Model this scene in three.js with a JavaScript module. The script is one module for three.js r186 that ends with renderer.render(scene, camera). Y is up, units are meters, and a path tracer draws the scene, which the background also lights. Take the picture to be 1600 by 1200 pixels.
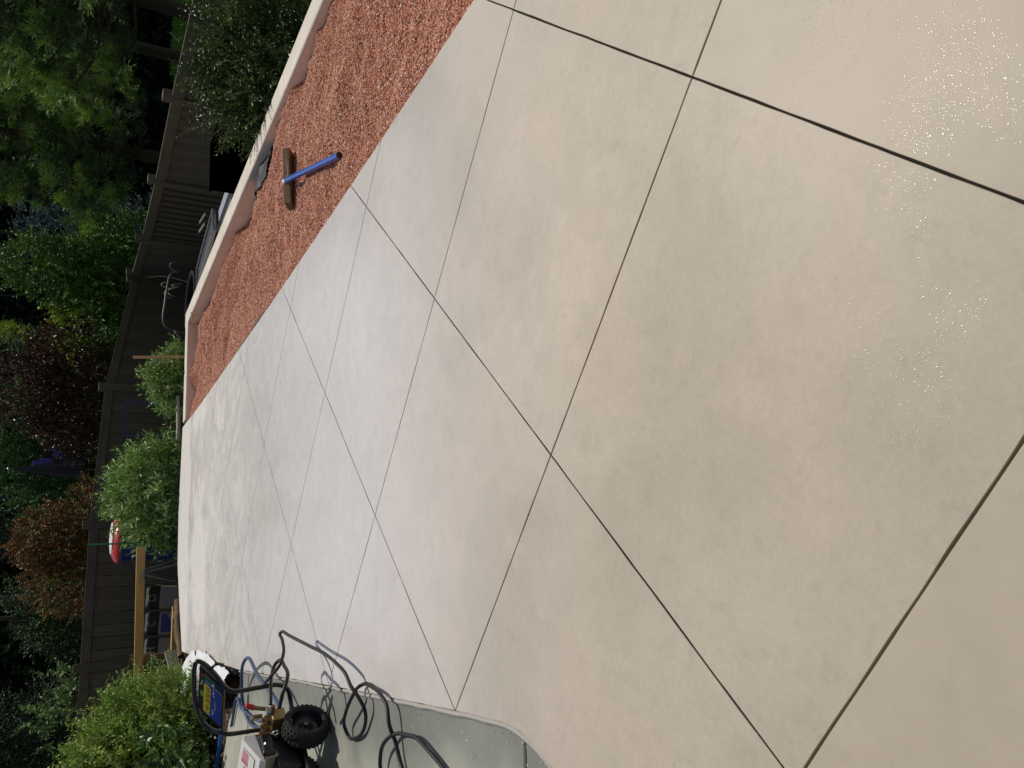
import * as THREE from 'three';
import { RoundedBoxGeometry } from 'three/addons/geometries/RoundedBoxGeometry.js';
import { mergeGeometries } from 'three/addons/utils/BufferGeometryUtils.js';

// ------------------------------------------------------------------ camera, sky, sun, exposure
const scene = new THREE.Scene();
const V = (x, y, z) => new THREE.Vector3(x, y, z);
const camera = new THREE.PerspectiveCamera(50.904, 4 / 3, 0.05, 400);
{ // phone held upright but the photograph is stored on its side: the camera is rolled a quarter turn
  const q = new THREE.Quaternion().setFromEuler(new THREE.Euler(-0.500724617, 0, 0.0681504406, 'XYZ'));
  camera.position.set(0, 1.4, 0);
  camera.quaternion.copy(q).multiply(new THREE.Quaternion().setFromAxisAngle(V(0, 0, 1), -Math.PI / 2));
}
const SUN = V(0.2347, 0.8829, -0.4066).normalize();
const EXPOSURE = 0.735, SUN_POWER = 4.0, SKY_POWER = 0.64;

// seeded random and noise
function rng(seed) { let a = seed >>> 0; return () => { a = (a + 0x6d2b79f5) | 0; let t = Math.imul(a ^ (a >>> 15), 1 | a); t = (t + Math.imul(t ^ (t >>> 7), 61 | t)) ^ t; return ((t ^ (t >>> 14)) >>> 0) / 4294967296; }; }
const hash = (x, y, s) => { let h = Math.imul(x, 374761393) ^ Math.imul(y, 668265263) ^ Math.imul(s, 974634777); h = Math.imul(h ^ (h >>> 13), 1274126177); return ((h ^ (h >>> 16)) >>> 0) / 4294967296; };
function vnoise(x, y, s = 0, per = 0) {
  const xi = Math.floor(x), yi = Math.floor(y), fx = x - xi, fy = y - yi, u = fx * fx * (3 - 2 * fx), v = fy * fy * (3 - 2 * fy);
  const w = (k) => per ? ((k % per) + per) % per : k;
  const a = hash(w(xi), w(yi), s), b = hash(w(xi + 1), w(yi), s), c = hash(w(xi), w(yi + 1), s), d = hash(w(xi + 1), w(yi + 1), s);
  return a + (b - a) * u + (c - a) * v + (a - b - c + d) * u * v;
}
function fbm(x, y, oct = 4, s = 0, per = 0) { let r = 0, a = 0.5, n = 0; for (let i = 0; i < oct; i++) { r += a * vnoise(x, y, s + i * 17, per); n += a; a *= 0.5; x *= 2; y *= 2; per *= 2; } return r / n; }
const sstep = (a, b, x) => { const t = Math.min(1, Math.max(0, (x - a) / (b - a))); return t * t * (3 - 2 * t); };
const mix = (a, b, t) => a + (b - a) * t;
const mix3 = (a, b, t) => [mix(a[0], b[0], t), mix(a[1], b[1], t), mix(a[2], b[2], t)];

{ // the sky: clear blue overhead, bright thin cloud low down, air glow round the sun
  const w = 512, h = 256, d = new Float32Array(w * h * 4);
  for (let j = 0; j < h; j++) for (let i = 0; i < w; i++) {
    const ph = ((i + 0.5) / w - 0.5) * 2 * Math.PI, th = ((j + 0.5) / h - 0.5) * Math.PI;
    const x = Math.cos(th) * Math.cos(ph), y = Math.sin(th), z = Math.cos(th) * Math.sin(ph);
    let c;
    if (y < 0) c = [0.10, 0.10, 0.085];
    else {
      const k = Math.pow(1 - y, 2.6);
      const side = 0.5 + 0.5 * (x * 0.5 - z * 0.866) / Math.hypot(x, z, 1e-4), lit = 0.35 + 0.85 * side * side; // brighter towards the sun
      c = mix3([0.085, 0.145, 0.27], [0.95, 1.06, 1.26], k).map((q) => q * mix(1, lit, Math.min(1, 1.4 * k)));
      const cl = sstep(0.47, 0.75, fbm(x * 3 / (y + 0.35) + 9, z * 3 / (y + 0.35) + 4, 5, 3)) * sstep(0.02, 0.2, y) * (1 - sstep(0.45, 0.8, y));
      c = mix3(c, [1.5, 1.6, 1.78].map((q) => q * lit), Math.min(1, cl * 0.7 + 0.75 * sstep(0.08, 0.16, y) * (1 - sstep(0.36, 0.6, y)) * side));
      const g = Math.max(0, x * SUN.x + y * SUN.y + z * SUN.z);
      const gl = 0.2 * Math.pow(g, 24) + 0.6 * Math.pow(g, 160);
      c = [c[0] + gl, c[1] + gl * 0.95, c[2] + gl * 0.88];
    }
    const o = (j * w + i) * 4; d[o] = c[0]; d[o + 1] = c[1]; d[o + 2] = c[2]; d[o + 3] = 1;
  }
  const t = new THREE.DataTexture(d, w, h, THREE.RGBAFormat, THREE.FloatType);
  t.mapping = THREE.EquirectangularReflectionMapping; t.magFilter = t.minFilter = THREE.LinearFilter; t.wrapS = THREE.RepeatWrapping; t.needsUpdate = true;
  scene.background = t; scene.environment = t; scene.backgroundIntensity = SKY_POWER; scene.environmentIntensity = SKY_POWER;
}
const sun = new THREE.DirectionalLight(new THREE.Color(1, 0.945, 0.86), SUN_POWER);
sun.position.copy(SUN).multiplyScalar(60).add(V(0, 0, -8)); sun.target.position.set(0, 0, -8); sun.castShadow = true; sun.shadow.radius = 1;
sun.shadow.mapSize.set(4096, 4096); Object.assign(sun.shadow.camera, { left: -22, right: 22, top: 22, bottom: -22, near: 1, far: 140 });
scene.add(sun, sun.target);

// ------------------------------------------------------------------ helpers
const used = {};
const numbered = (n) => { const k = used[n] = (used[n] ?? -1) + 1; return k ? n + '_' + String(k).padStart(3, '0') : n; };
function thing(name, label, category, pos = [0, 0, 0], turn = 0, group) {
  const o = new THREE.Group(); o.name = numbered(name); o.position.set(...pos); o.rotation.y = turn; scene.add(o);
  o.userData = { label, category }; if (group) o.userData.group = group; return o;
}
function struct(name, geo, mat) {
  const o = geo ? new THREE.Mesh(geo, mat) : new THREE.Group(); o.name = numbered(name); o.userData.kind = 'structure';
  o.castShadow = o.receiveShadow = true; scene.add(o); return o;
}
function part(name, geo, mat, parent, pos, rot) {
  const m = new THREE.Mesh(geo, mat); m.name = name; if (pos) m.position.set(...pos); if (rot) m.rotation.set(...rot);
  m.castShadow = m.receiveShadow = true; parent.add(m); return m;
}
function single(name, geo, mat, label, category, pos, rot, group) {
  const m = part(numbered(name), geo, mat, scene, pos, rot); m.userData = { label, category }; if (group) m.userData.group = group; return m;
}
function instanced(name, geo, mat, parent, list, pal) { // list: {m: Matrix4, c: Color}
  const im = new THREE.InstancedMesh(geo, mat, list.length); im.name = name; im.userData.kind = 'stuff';
  list.forEach((e, i) => { im.setMatrixAt(i, e.m); if (e.c) im.setColorAt(i, e.c); });
  im.castShadow = im.receiveShadow = true; parent.add(im); return im;
}
const merge = (list) => mergeGeometries(list.map((g) => { const h = g.index ? g.toNonIndexed() : g; for (const k of Object.keys(h.attributes)) if (!['position', 'normal', 'uv'].includes(k)) h.deleteAttribute(k); return h; }), false);
const box = (w, h, d, x = 0, y = 0, z = 0, r = 0) => { const g = r ? new RoundedBoxGeometry(w, h, d, 2, r) : new THREE.BoxGeometry(w, h, d); g.translate(x, y, z); return g; };
const curve = (pts, closed = false) => new THREE.CatmullRomCurve3(pts.map((p) => V(...p)), closed, 'centripetal');
const tube = (pts, r, seg = 40, rad = 10, closed = false) => new THREE.TubeGeometry(curve(pts, closed), seg, r, rad, closed);
const cyl = (r0, r1, h, x = 0, y = 0, z = 0, seg = 20) => { const g = new THREE.CylinderGeometry(r0, r1, h, seg); g.translate(x, y, z); return g; };
function bar(a, b, r, seg = 10, r2 = r) { const A = V(...a), B = V(...b), d = B.clone().sub(A), g = new THREE.CylinderGeometry(r2, r, d.length(), seg); g.applyQuaternion(new THREE.Quaternion().setFromUnitVectors(V(0, 1, 0), d.normalize())); const m = A.add(B).multiplyScalar(0.5); g.translate(m.x, m.y, m.z); return g; }
function plankGeo(a, b, w, t, r = 0.003) { // a board between two points: w across (horizontal), t thick
  const A = V(...a), B = V(...b), d = B.clone().sub(A), L = d.length(), g = new RoundedBoxGeometry(L, t, w, 1, r);
  const m = new THREE.Matrix4(), X = d.clone().normalize(), Z = V(0, 1, 0).cross(X).negate().normalize(), Y = Z.clone().cross(X); m.makeBasis(X, Y, Z); m.setPosition(A.add(B).multiplyScalar(0.5)); g.applyMatrix4(m); return g;
}
function taper(pts, r0, r1, seg = 12, rad = 7) {
  const c = curve(pts), g = new THREE.TubeGeometry(c, seg, 1, rad), p = g.attributes.position, q = V(0, 0, 0);
  for (let i = 0; i <= seg; i++) { c.getPointAt(i / seg, q); const r = mix(r0, r1, i / seg); for (let k = 0; k <= rad; k++) { const n = i * (rad + 1) + k; p.setXYZ(n, q.x + (p.getX(n) - q.x) * r, q.y + (p.getY(n) - q.y) * r, q.z + (p.getZ(n) - q.z) * r); } }
  g.computeVertexNormals(); return g;
}
function dataTex(w, h, fn, srgb = false, repeat) {
  const d = new Uint8Array(w * h * 4), enc = (v) => { v = Math.min(1, Math.max(0, v)); return Math.round(255 * (srgb ? (v <= 0.0031308 ? v * 12.92 : 1.055 * Math.pow(v, 1 / 2.4) - 0.055) : v)); };
  for (let j = 0; j < h; j++) for (let i = 0; i < w; i++) { const c = fn((i + 0.5) / w, (j + 0.5) / h, i, j), o = (j * w + i) * 4; if (typeof c === 'number') d[o] = d[o + 1] = d[o + 2] = enc(c); else { d[o] = enc(c[0]); d[o + 1] = enc(c[1]); d[o + 2] = enc(c[2]); } d[o + 3] = 255; }
  const t = new THREE.DataTexture(d, w, h); t.wrapS = t.wrapT = THREE.RepeatWrapping; t.magFilter = THREE.LinearFilter; t.minFilter = THREE.LinearMipmapLinearFilter; t.generateMipmaps = true;
  if (srgb) t.colorSpace = THREE.SRGBColorSpace; if (repeat) t.repeat.set(...repeat); t.needsUpdate = true; return t;
}
const col = (r, g, b) => new THREE.Color().setRGB(r, g, b);
const std = (c, o = {}) => new THREE.MeshStandardMaterial({ color: c.isColor ? c : col(...c), roughness: 0.7, ...o });
const phy = (c, o = {}) => new THREE.MeshPhysicalMaterial({ color: c.isColor ? c : col(...c), roughness: 0.7, ...o });

// ------------------------------------------------------------------ materials
const PX0 = -5.5, PX1 = 4.5, PZ0 = -12.6, PZ1 = 3.4;             // the patch of ground that the concrete maps cover
const dryness = (x, z) => {                                          // where the hosed concrete has dried: the far end, in ragged tongues
  const far = sstep(-6.2, -11.0, z + 0.31 * x), n = fbm(x * 1.9 + 3, z * 1.7 + 7, 6, 11), n2 = fbm(x * 0.8, z * 0.8, 4, 21);
  const e = 0.70 - 0.24 * far + 0.25 * (n2 - 0.5), blot = sstep(e, e + 0.16, n) * far;
  const q = -(z + 0.31 * (x + 0.9)) - 11.0 - 0.55 * (fbm(x * 1.1 + 2, z * 0.6, 4, 25) - 0.35);   // the end strip against the far edge, dry and pale
  return Math.max(blot * 0.85, sstep(0, 0.10, q));
};
const patioColor = (x, z, near) => {
  const zz = z + 0.3 * x;
  const b = fbm(x * 0.6 + 20, z * 0.6, 4, 31), wx = x + 0.35 * (fbm(x * 1.2, z * 1.2, 2, 35) - 0.5), wz = z + 0.35 * (fbm(x * 1.2 + 9, z * 1.2, 2, 36) - 0.5);
  const m = fbm(wx * 2.3, wz * 2.3 + 5, 5, 41), f = fbm(x * 16, z * 16, 3, 51), fl = fbm(x * 9, z * 6.5, 3, 77), pore = vnoise(x * 55, z * 55, 91);
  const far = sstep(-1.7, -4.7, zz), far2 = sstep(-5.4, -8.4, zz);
  let c = mix3([0.365, 0.303, 0.222], [0.485, 0.418, 0.327], sstep(0.28, 0.72, b));
  c = mix3(c, [0.50, 0.405, 0.320], 0.40 * sstep(0.50, 0.70, m));                 // pinkish cement paste
  c = mix3(c, [0.395, 0.350, 0.262], 0.28 * sstep(0.52, 0.70, 1 - m));            // olive brown mottling
  c = c.map((q) => q * (1 + 0.07 * sstep(0.5, 0.75, fl) * sstep(0.4, 0.6, fbm(x * 0.9 + 4, z * 0.9, 3, 79)))); // pale trowel flecks
  c = mix3(c, [0.668, 0.622, 0.602], 0.9 * far);  // sky sheen put into the base colour: paler and more neutral with distance
  c = mix3(c, [0.63, 0.595, 0.55], 0.8 * far2);  // farther step of the same painted sheen
  const dn = fbm(wx * 2.0 + 50, wz * 1.7, 4, 61) * 4.6 + b, dn2 = fbm(wx * 2.6 + 8, wz * 2.2, 4, 63) * 3.6, saw = dn - Math.floor(dn), saw2 = dn2 - Math.floor(dn2); // drying fronts: each fades in and ends in an edge
  const tone = 1 + 0.09 * (f - 0.5) + 0.15 * (m - 0.5) * (1 - 0.5 * far) + far2 * (0.18 * (saw - 0.5) + 0.15 * (saw2 - 0.5)) + 0.05 * far * (1 - far2) * (saw - 0.5);
  c = c.map((q, i) => q * tone * (1 + far2 * [0.02, 0, -0.05][i] * (saw2 - 0.4)));
  c = mix3(c, [0.68, 0.655, 0.61], 0.8 * dryness(x, z));
  if (pore > 0.9975) c = c.map((q) => q * 0.55);
  if (zz > -6) c = c.map((q) => q * (1 - 0.05 * sstep(0.58, 0.8, fbm(x * 30, z * 30, 3, 96))));
  if (near) { const g1 = vnoise(x * 330, z * 330, 93), g2 = fbm(x * 95, z * 95, 2, 94), k = 1 + 0.075 * (g1 - 0.5) + 0.10 * (g2 - 0.5); c = c.map((q) => q * k); if (vnoise(x * 140, z * 140, 97) > 0.99 && m > 0.5) c = c.map((q) => q * 0.78); }
  return c;
};
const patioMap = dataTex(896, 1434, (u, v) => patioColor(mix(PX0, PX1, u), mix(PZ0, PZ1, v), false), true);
const NX0 = -2.4, NX1 = 2.6, NZ0 = -3.9, NZ1 = -0.2;               // a finer map for the slabs nearest the camera
const nearMap = dataTex(2000, 1480, (u, v) => patioColor(mix(NX0, NX1, u), mix(NZ0, NZ1, v), true), true);
const patioRough = dataTex(640, 1024, (u, v) => {
  const x = mix(PX0, PX1, u), z = mix(PZ0, PZ1, v), d = dryness(x, z), n = fbm(x * 1.5 + 9, z * 1.5, 5, 71);
  return mix(mix(0.62, 0.24, sstep(-1.6, -3.8, z + 0.3 * x)) + 0.2 * (n - 0.5), 0.6, d) + 0.16 * sstep(-6, -9.5, z);
});
for (const t of [patioMap, nearMap, patioRough]) t.wrapS = t.wrapT = THREE.ClampToEdgeWrapping;
const grit = dataTex(512, 512, (u, v) => 0.5 + 0.5 * (fbm(u * 32, v * 32, 4, 5, 32) - 0.5) + 0.6 * (fbm(u * 128, v * 128, 2, 6, 128) - 0.5));
const gritFine = grit.clone(); gritFine.repeat.set((PX1 - PX0) / 0.5, (PZ1 - PZ0) / 0.5); gritFine.needsUpdate = true;
const M = {};
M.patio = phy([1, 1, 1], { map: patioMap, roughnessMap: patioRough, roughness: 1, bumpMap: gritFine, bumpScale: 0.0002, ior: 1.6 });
const nearRough = dataTex(500, 370, (u, v) => { const x = mix(NX0, NX1, u), z = mix(NZ0, NZ1, v); return mix(0.62, 0.24, sstep(-1.6, -3.8, z + 0.3 * x)) + 0.2 * (fbm(x * 1.5 + 9, z * 1.5, 5, 71) - 0.5); }); nearRough.wrapS = nearRough.wrapT = THREE.ClampToEdgeWrapping;
const gritNear = grit.clone(); gritNear.repeat.set((NX1 - NX0) / 0.4, (NZ1 - NZ0) / 0.4); gritNear.needsUpdate = true;
M.patioNear = phy([1, 1, 1], { map: nearMap, roughnessMap: nearRough, roughness: 1, bumpMap: gritNear, bumpScale: 0.0002, ior: 1.6 });
M.joint = std([0.02, 0.016, 0.011], { roughness: 1 });
M.footing = std([0.36, 0.33, 0.28], { roughness: 0.9 });
const wallTex = dataTex(512, 512, (u, v) => { const n = fbm(u * 6, v * 6, 5, 9, 6), h = vnoise(u * 60, v * 60, 12, 60); const k = 0.9 + 0.3 * (n - 0.5) - (h > 0.96 ? 0.2 : 0); return [0.80 * k, 0.725 * k, 0.62 * k]; }, true);
M.wall = std([1, 1, 1], { map: wallTex, roughness: 0.85, bumpMap: grit, bumpScale: 0.0015 });
const seamPts = [[-2.58, -7.055], [-1.766, -4.415], [-1.29, -2.835], [-1.185, -2.46], [-1.165, -2.33], [-1.20, -2.09], [-1.32, -1.86], [-1.6, -1.62]];
const seamDist = (x, z) => { let d = 9; for (let i = 1; i < seamPts.length; i++) { const [ax, az] = seamPts[i - 1], [bx, bz] = seamPts[i], t = Math.min(1, Math.max(0, ((x - ax) * (bx - ax) + (z - az) * (bz - az)) / ((bx - ax) ** 2 + (bz - az) ** 2))); d = Math.min(d, Math.hypot(x - ax - t * (bx - ax), z - az - t * (bz - az))); } return d; };
const oldWet = (x, z) => 1 - sstep(0.10, 0.42, seamDist(x, z) + 0.35 * (fbm(x * 2.5, z * 2.5, 4, 19) - 0.5));
const oldXZ = (u, v) => [mix(-6, -1, u), mix(-8.5, -0.5, v)];
const oldTex = dataTex(800, 1280, (u, v) => { // weathered grey concrete, dark and damp along the seam
  const [x, z] = oldXZ(u, v), n = fbm(x * 1.5, z * 1.5, 5, 13), s = fbm(x * 9, z * 9, 4, 14), h = vnoise(x * 42, z * 42, 15); let k = 0.38 + 0.2 * (n - 0.5) + 0.10 * (s - 0.5); if (h > 0.985) k *= 0.65; if (h < 0.012) k *= 1.5;
  const w = oldWet(x, z); k *= 1 - 0.42 * w; return [k * mix(1.0, 0.95, w), k * mix(0.985, 0.97, w), k * mix(0.80, 0.84, w)];
}, true);
const oldRough = dataTex(200, 320, (u, v) => { const [x, z] = oldXZ(u, v); return mix(0.8, 0.55, oldWet(x, z)); });
M.old = std([1, 1, 1], { map: oldTex, roughness: 1, roughnessMap: oldRough, bumpMap: grit, bumpScale: 0.002 });
M.slurry = std([0.42, 0.40, 0.36], { roughness: 0.9 });
const woodTex = (seed, a, b) => dataTex(128, 512, (u, v) => { const g = fbm(u * 22 + fbm(u * 3, v * 4, 2, seed) * 2, v * 3, 4, seed), k = fbm(u * 4, v * 10, 3, seed + 3); return mix3(a, b, Math.min(1, Math.max(0, g * 0.8 + k * 0.35 - 0.1))); }, true);
const boardTex = [0, 1, 2].map((i) => woodTex(100 + i * 7, [0.074 + i * 0.006, 0.063 + i * 0.005, 0.044], [0.165 + i * 0.012, 0.143 + i * 0.01, 0.105]));
M.fence = boardTex.map((t) => std([1, 1, 1], { map: t, roughness: 0.85, bumpMap: t, bumpScale: 0.002 }));
M.yellowWood = std([1, 1, 1], { map: woodTex(140, [0.46, 0.27, 0.07], [0.62, 0.41, 0.13]), roughness: 0.6 });
M.paleWood = std([1, 1, 1], { map: woodTex(150, [0.36, 0.24, 0.12], [0.55, 0.41, 0.25]), roughness: 0.8 });
M.brownWood = std([1, 1, 1], { map: woodTex(160, [0.11, 0.066, 0.033], [0.21, 0.13, 0.068]), roughness: 0.75 });
M.barkWood = std([1, 1, 1], { map: woodTex(170, [0.12, 0.075, 0.04], [0.30, 0.20, 0.11]), roughness: 0.95 });
M.greyWood = std([1, 1, 1], { map: woodTex(180, [0.13, 0.12, 0.105], [0.24, 0.225, 0.2]), roughness: 0.9 });
M.bark = std([1, 1, 1], { map: woodTex(190, [0.035, 0.027, 0.02], [0.10, 0.08, 0.06]), roughness: 0.95 });
M.paleBark = std([0.55, 0.50, 0.42], { roughness: 0.9 });
const soilTex = dataTex(512, 512, (u, v) => { const n = fbm(u * 12, v * 12, 5, 23, 12), s = fbm(u * 60, v * 60, 2, 24, 60), k = 0.5 + 0.9 * (n - 0.5) + 0.7 * (s - 0.5); return [0.085 * k + 0.012, 0.058 * k + 0.009, 0.036 * k + 0.006]; }, true);
M.soil = std([1, 1, 1], { map: soilTex, roughness: 1, bumpMap: soilTex, bumpScale: 0.02 });
const lawnTex = dataTex(512, 512, (u, v) => { const n = fbm(u * 8, v * 8, 4, 33, 8), s = fbm(u * 90, v * 90, 2, 34, 90), k = 0.55 + 0.9 * (s - 0.3) + 0.3 * (n - 0.5); return [0.055 * k, 0.125 * k, 0.016 * k]; }, true);
M.lawn = std([1, 1, 1], { map: lawnTex, roughness: 1, bumpMap: lawnTex, bumpScale: 0.03 });
M.gravelBase = std([1, 1, 1], { map: dataTex(512, 512, (u, v) => { const n = fbm(u * 64, v * 64, 3, 43, 64), k = 0.25 + 0.9 * n; return [0.58 * k, 0.24 * k, 0.145 * k]; }, true), roughness: 1, bumpMap: grit, bumpScale: 0.01 });
M.chip = std([1, 1, 1], { roughness: 0.85 });
M.black = std([0.012, 0.012, 0.013], { roughness: 0.45 });
M.blackMatte = std([0.012, 0.012, 0.014], { roughness: 0.85 });
M.blackPaint = phy([0.006, 0.006, 0.007], { roughness: 0.3, clearcoat: 0.15, clearcoatRoughness: 0.1 });
M.rubber = std([0.018, 0.018, 0.019], { roughness: 0.8, bumpMap: grit, bumpScale: 0.001 });
M.hose = phy([0.007, 0.0065, 0.0075], { roughness: 0.5 });
M.blueHose = phy([0.045, 0.075, 0.16], { roughness: 0.5 });
M.steel = std([0.5, 0.5, 0.5], { roughness: 0.35, metalness: 1 });
M.darkSteel = std([0.16, 0.16, 0.165], { roughness: 0.5, metalness: 0.8 });
M.brass = std([0.27, 0.19, 0.085], { roughness: 0.45, metalness: 0.9 });
M.white = phy([0.78, 0.77, 0.72], { roughness: 0.4 });
M.whitePlastic = std([0.80, 0.81, 0.82], { roughness: 0.5, side: THREE.DoubleSide });
M.red = phy([0.45, 0.02, 0.025], { roughness: 0.4 });
M.darkRed = phy([0.10, 0.008, 0.008], { roughness: 0.5 });
M.bluePlastic = phy([0.012, 0.03, 0.20], { roughness: 0.45 });
M.blueSteel = phy([0.008, 0.085, 0.45], { roughness: 0.35, clearcoat: 0.3 });
M.skyTape = phy([0.18, 0.52, 0.75], { roughness: 0.45 });
const leafMat = (rough = 0.5, tr = 0.25) => phy([1, 1, 1], { roughness: rough, transmission: tr, thickness: 0, ior: 1.4, side: THREE.DoubleSide });
M.leaf = leafMat(0.55, 0.22); M.glossLeaf = leafMat(0.38, 0.15); M.needle = leafMat(0.6, 0.22);

// ------------------------------------------------------------------ ground
const terrain = (x, z) => {
  const base = mix(-0.72, -1.25, sstep(-5, 2, x)) + 0.05 * (fbm(x * 0.4, z * 0.4, 3, 2) - 0.5);
  const edge = -3.5 + 0.29 * (-10.5 - z) * -1;                         // the left edge line of the patio
  const left = (1 - sstep(edge - 0.4, edge + 0.8, x)) * sstep(-11.6, -10.0, z);
  return mix(base, -0.09 + 0.05 * (fbm(x * 2, z * 2, 3, 8) - 0.5), left);
};
function sheet(x0, x1, z0, z1, nx, nz, fn, uvScale) {
  const g = new THREE.PlaneGeometry(1, 1, nx, nz), p = g.attributes.position, uv = g.attributes.uv;
  for (let i = 0; i < p.count; i++) { const x = mix(x0, x1, p.getX(i) + 0.5), z = mix(z0, z1, 0.5 - p.getY(i)); p.setXYZ(i, x, fn(x, z), z); uv.setXY(i, x * uvScale, z * uvScale); }
  g.computeVertexNormals(); return g;
}
struct('ground', sheet(-14, 10, -17.2, 4, 160, 140, terrain, 0.8), M.soil);
const bank = (x, z) => -1.02 - 0.25 * sstep(-13, -16, z) * sstep(-1, 2, x) * (1 - sstep(4.5, 7, x)) + 0.60 * sstep(6.2, 7.4, x) * sstep(-17, -20.5, z) * (1 - sstep(-21.5, -25, z)) + 0.08 * (fbm(x * 0.2, z * 0.2, 3, 4) - 0.5);
{ // land beyond the fences out to the horizon
  const far = bank;
  const a = sheet(-90, 90, -160, -15.5, 180, 220, (x, z) => z > -17.3 && x < 10.2 && x > -14.2 ? Math.min(far(x, z), terrain(x, z) - 0.06) : far(x, z), 0.35);
  const b = sheet(9.8, 90, -15.52, 40, 30, 30, (x, z) => -1.1, 0.35), c = sheet(-90, -13.8, -15.52, 40, 30, 30, (x, z) => -0.9, 0.35);
  struct('lawn', merge([a, b, c]), M.lawn);
}

// ------------------------------------------------------------------ the patio: sawn slabs over a base
const patioPoly = [[3.35, 2.9], [1.61, -3.127], [1.117, -4.729], [0.623, -6.39], [-0.504, -10.357], [-0.905, -11.90], [-2.04, -11.72], [-2.69, -11.45], [-3.13, -10.98], [-3.545, -10.5], [-2.58, -7.055], [-1.766, -4.415], [-1.29, -2.835], [-1.185, -2.46], [-1.165, -2.33], [-1.20, -2.09], [-1.32, -1.86], [-1.6, -1.62], [-4.2, -0.9], [-4.2, 2.9]];
const clip = (poly, nx, nz, c) => { // keep nx*x + nz*z <= c
  const out = []; for (let i = 0; i < poly.length; i++) { const p = poly[i], q = poly[(i + 1) % poly.length], a = nx * p[0] + nz * p[1] - c, b = nx * q[0] + nz * q[1] - c; if (a <= 0) out.push(p); if ((a < 0 && b > 0) || (a > 0 && b < 0)) { const t = a / (a - b); out.push([p[0] + (q[0] - p[0]) * t, p[1] + (q[1] - p[1]) * t]); } } return out;
};
const area = (p) => { let s = 0; for (let i = 0; i < p.length; i++) { const q = p[(i + 1) % p.length]; s += p[i][0] * q[1] - q[0] * p[i][1]; } return s / 2; };
function slabGeo(poly, top, depth, seed, uvf, bev = 0.004, wob = 0.0012, step = 0.05) { // polygon with a worn, chamfered arris and slightly ragged edges
  if (area(poly) < 0) poly = poly.slice().reverse();
  const pts = []; for (let i = 0; i < poly.length; i++) { const a = poly[i], b = poly[(i + 1) % poly.length], L = Math.hypot(b[0] - a[0], b[1] - a[1]), n = Math.max(1, Math.round(L / step)); for (let k = 0; k < n; k++) { const t = k / n, nx = (b[1] - a[1]) / (L || 1), nz = -(b[0] - a[0]) / (L || 1), w = k ? (fbm((a[0] + (b[0] - a[0]) * t) * 9, (a[1] + (b[1] - a[1]) * t) * 9, 2, seed) - 0.5) * 2 * wob : 0; pts.push([mix(a[0], b[0], t) + nx * w, mix(a[1], b[1], t) + nz * w]); } }
  const n = pts.length, inner = pts.map((p, i) => { const a = pts[(i + n - 1) % n], b = pts[(i + 1) % n]; let tx = b[0] - a[0], tz = b[1] - a[1]; const l = Math.hypot(tx, tz) || 1; return [p[0] - tz / l * bev, p[1] + tx / l * bev]; });
  const pos = [], uv = [], nor = [], P = (p, y) => [p[0], y, p[1]];
  const tri = (a, b, c, N) => { for (const q of [a, b, c]) { pos.push(...q); nor.push(...N); uv.push(...uvf(q[0], q[2])); } };
  for (const f of THREE.ShapeUtils.triangulateShape(inner.map((p) => new THREE.Vector2(p[0], p[1])), [])) { tri(P(inner[f[0]], top), P(inner[f[2]], top), P(inner[f[1]], top), [0, 1, 0]); }
  for (let i = 0; i < n; i++) { const j = (i + 1) % n, ex = pts[j][0] - pts[i][0], ez = pts[j][1] - pts[i][1], l = Math.hypot(ex, ez) || 1, N = [ez / l, 0, -ex / l], B = [N[0] * 0.7, 0.71, N[2] * 0.7];
    tri(P(inner[i], top), P(inner[j], top), P(pts[j], top - bev * 0.8), B); tri(P(inner[i], top), P(pts[j], top - bev * 0.8), P(pts[i], top - bev * 0.8), B);
    tri(P(pts[i], top - bev * 0.8), P(pts[j], top - bev * 0.8), P(pts[j], top - depth), N); tri(P(pts[i], top - bev * 0.8), P(pts[j], top - depth), P(pts[i], top - depth), N); }
  const g = new THREE.BufferGeometry(); g.setAttribute('position', new THREE.Float32BufferAttribute(pos, 3)); g.setAttribute('normal', new THREE.Float32BufferAttribute(nor, 3)); g.setAttribute('uv', new THREE.Float32BufferAttribute(uv, 2)); return g;
}
const nearUV = (x, z) => [(x - NX0) / (NX1 - NX0), (z - NZ0) / (NZ1 - NZ0)];
const patioUV = (x, z) => [(x - PX0) / (PX1 - PX0), (z - PZ0) / (PZ1 - PZ0)];
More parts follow.
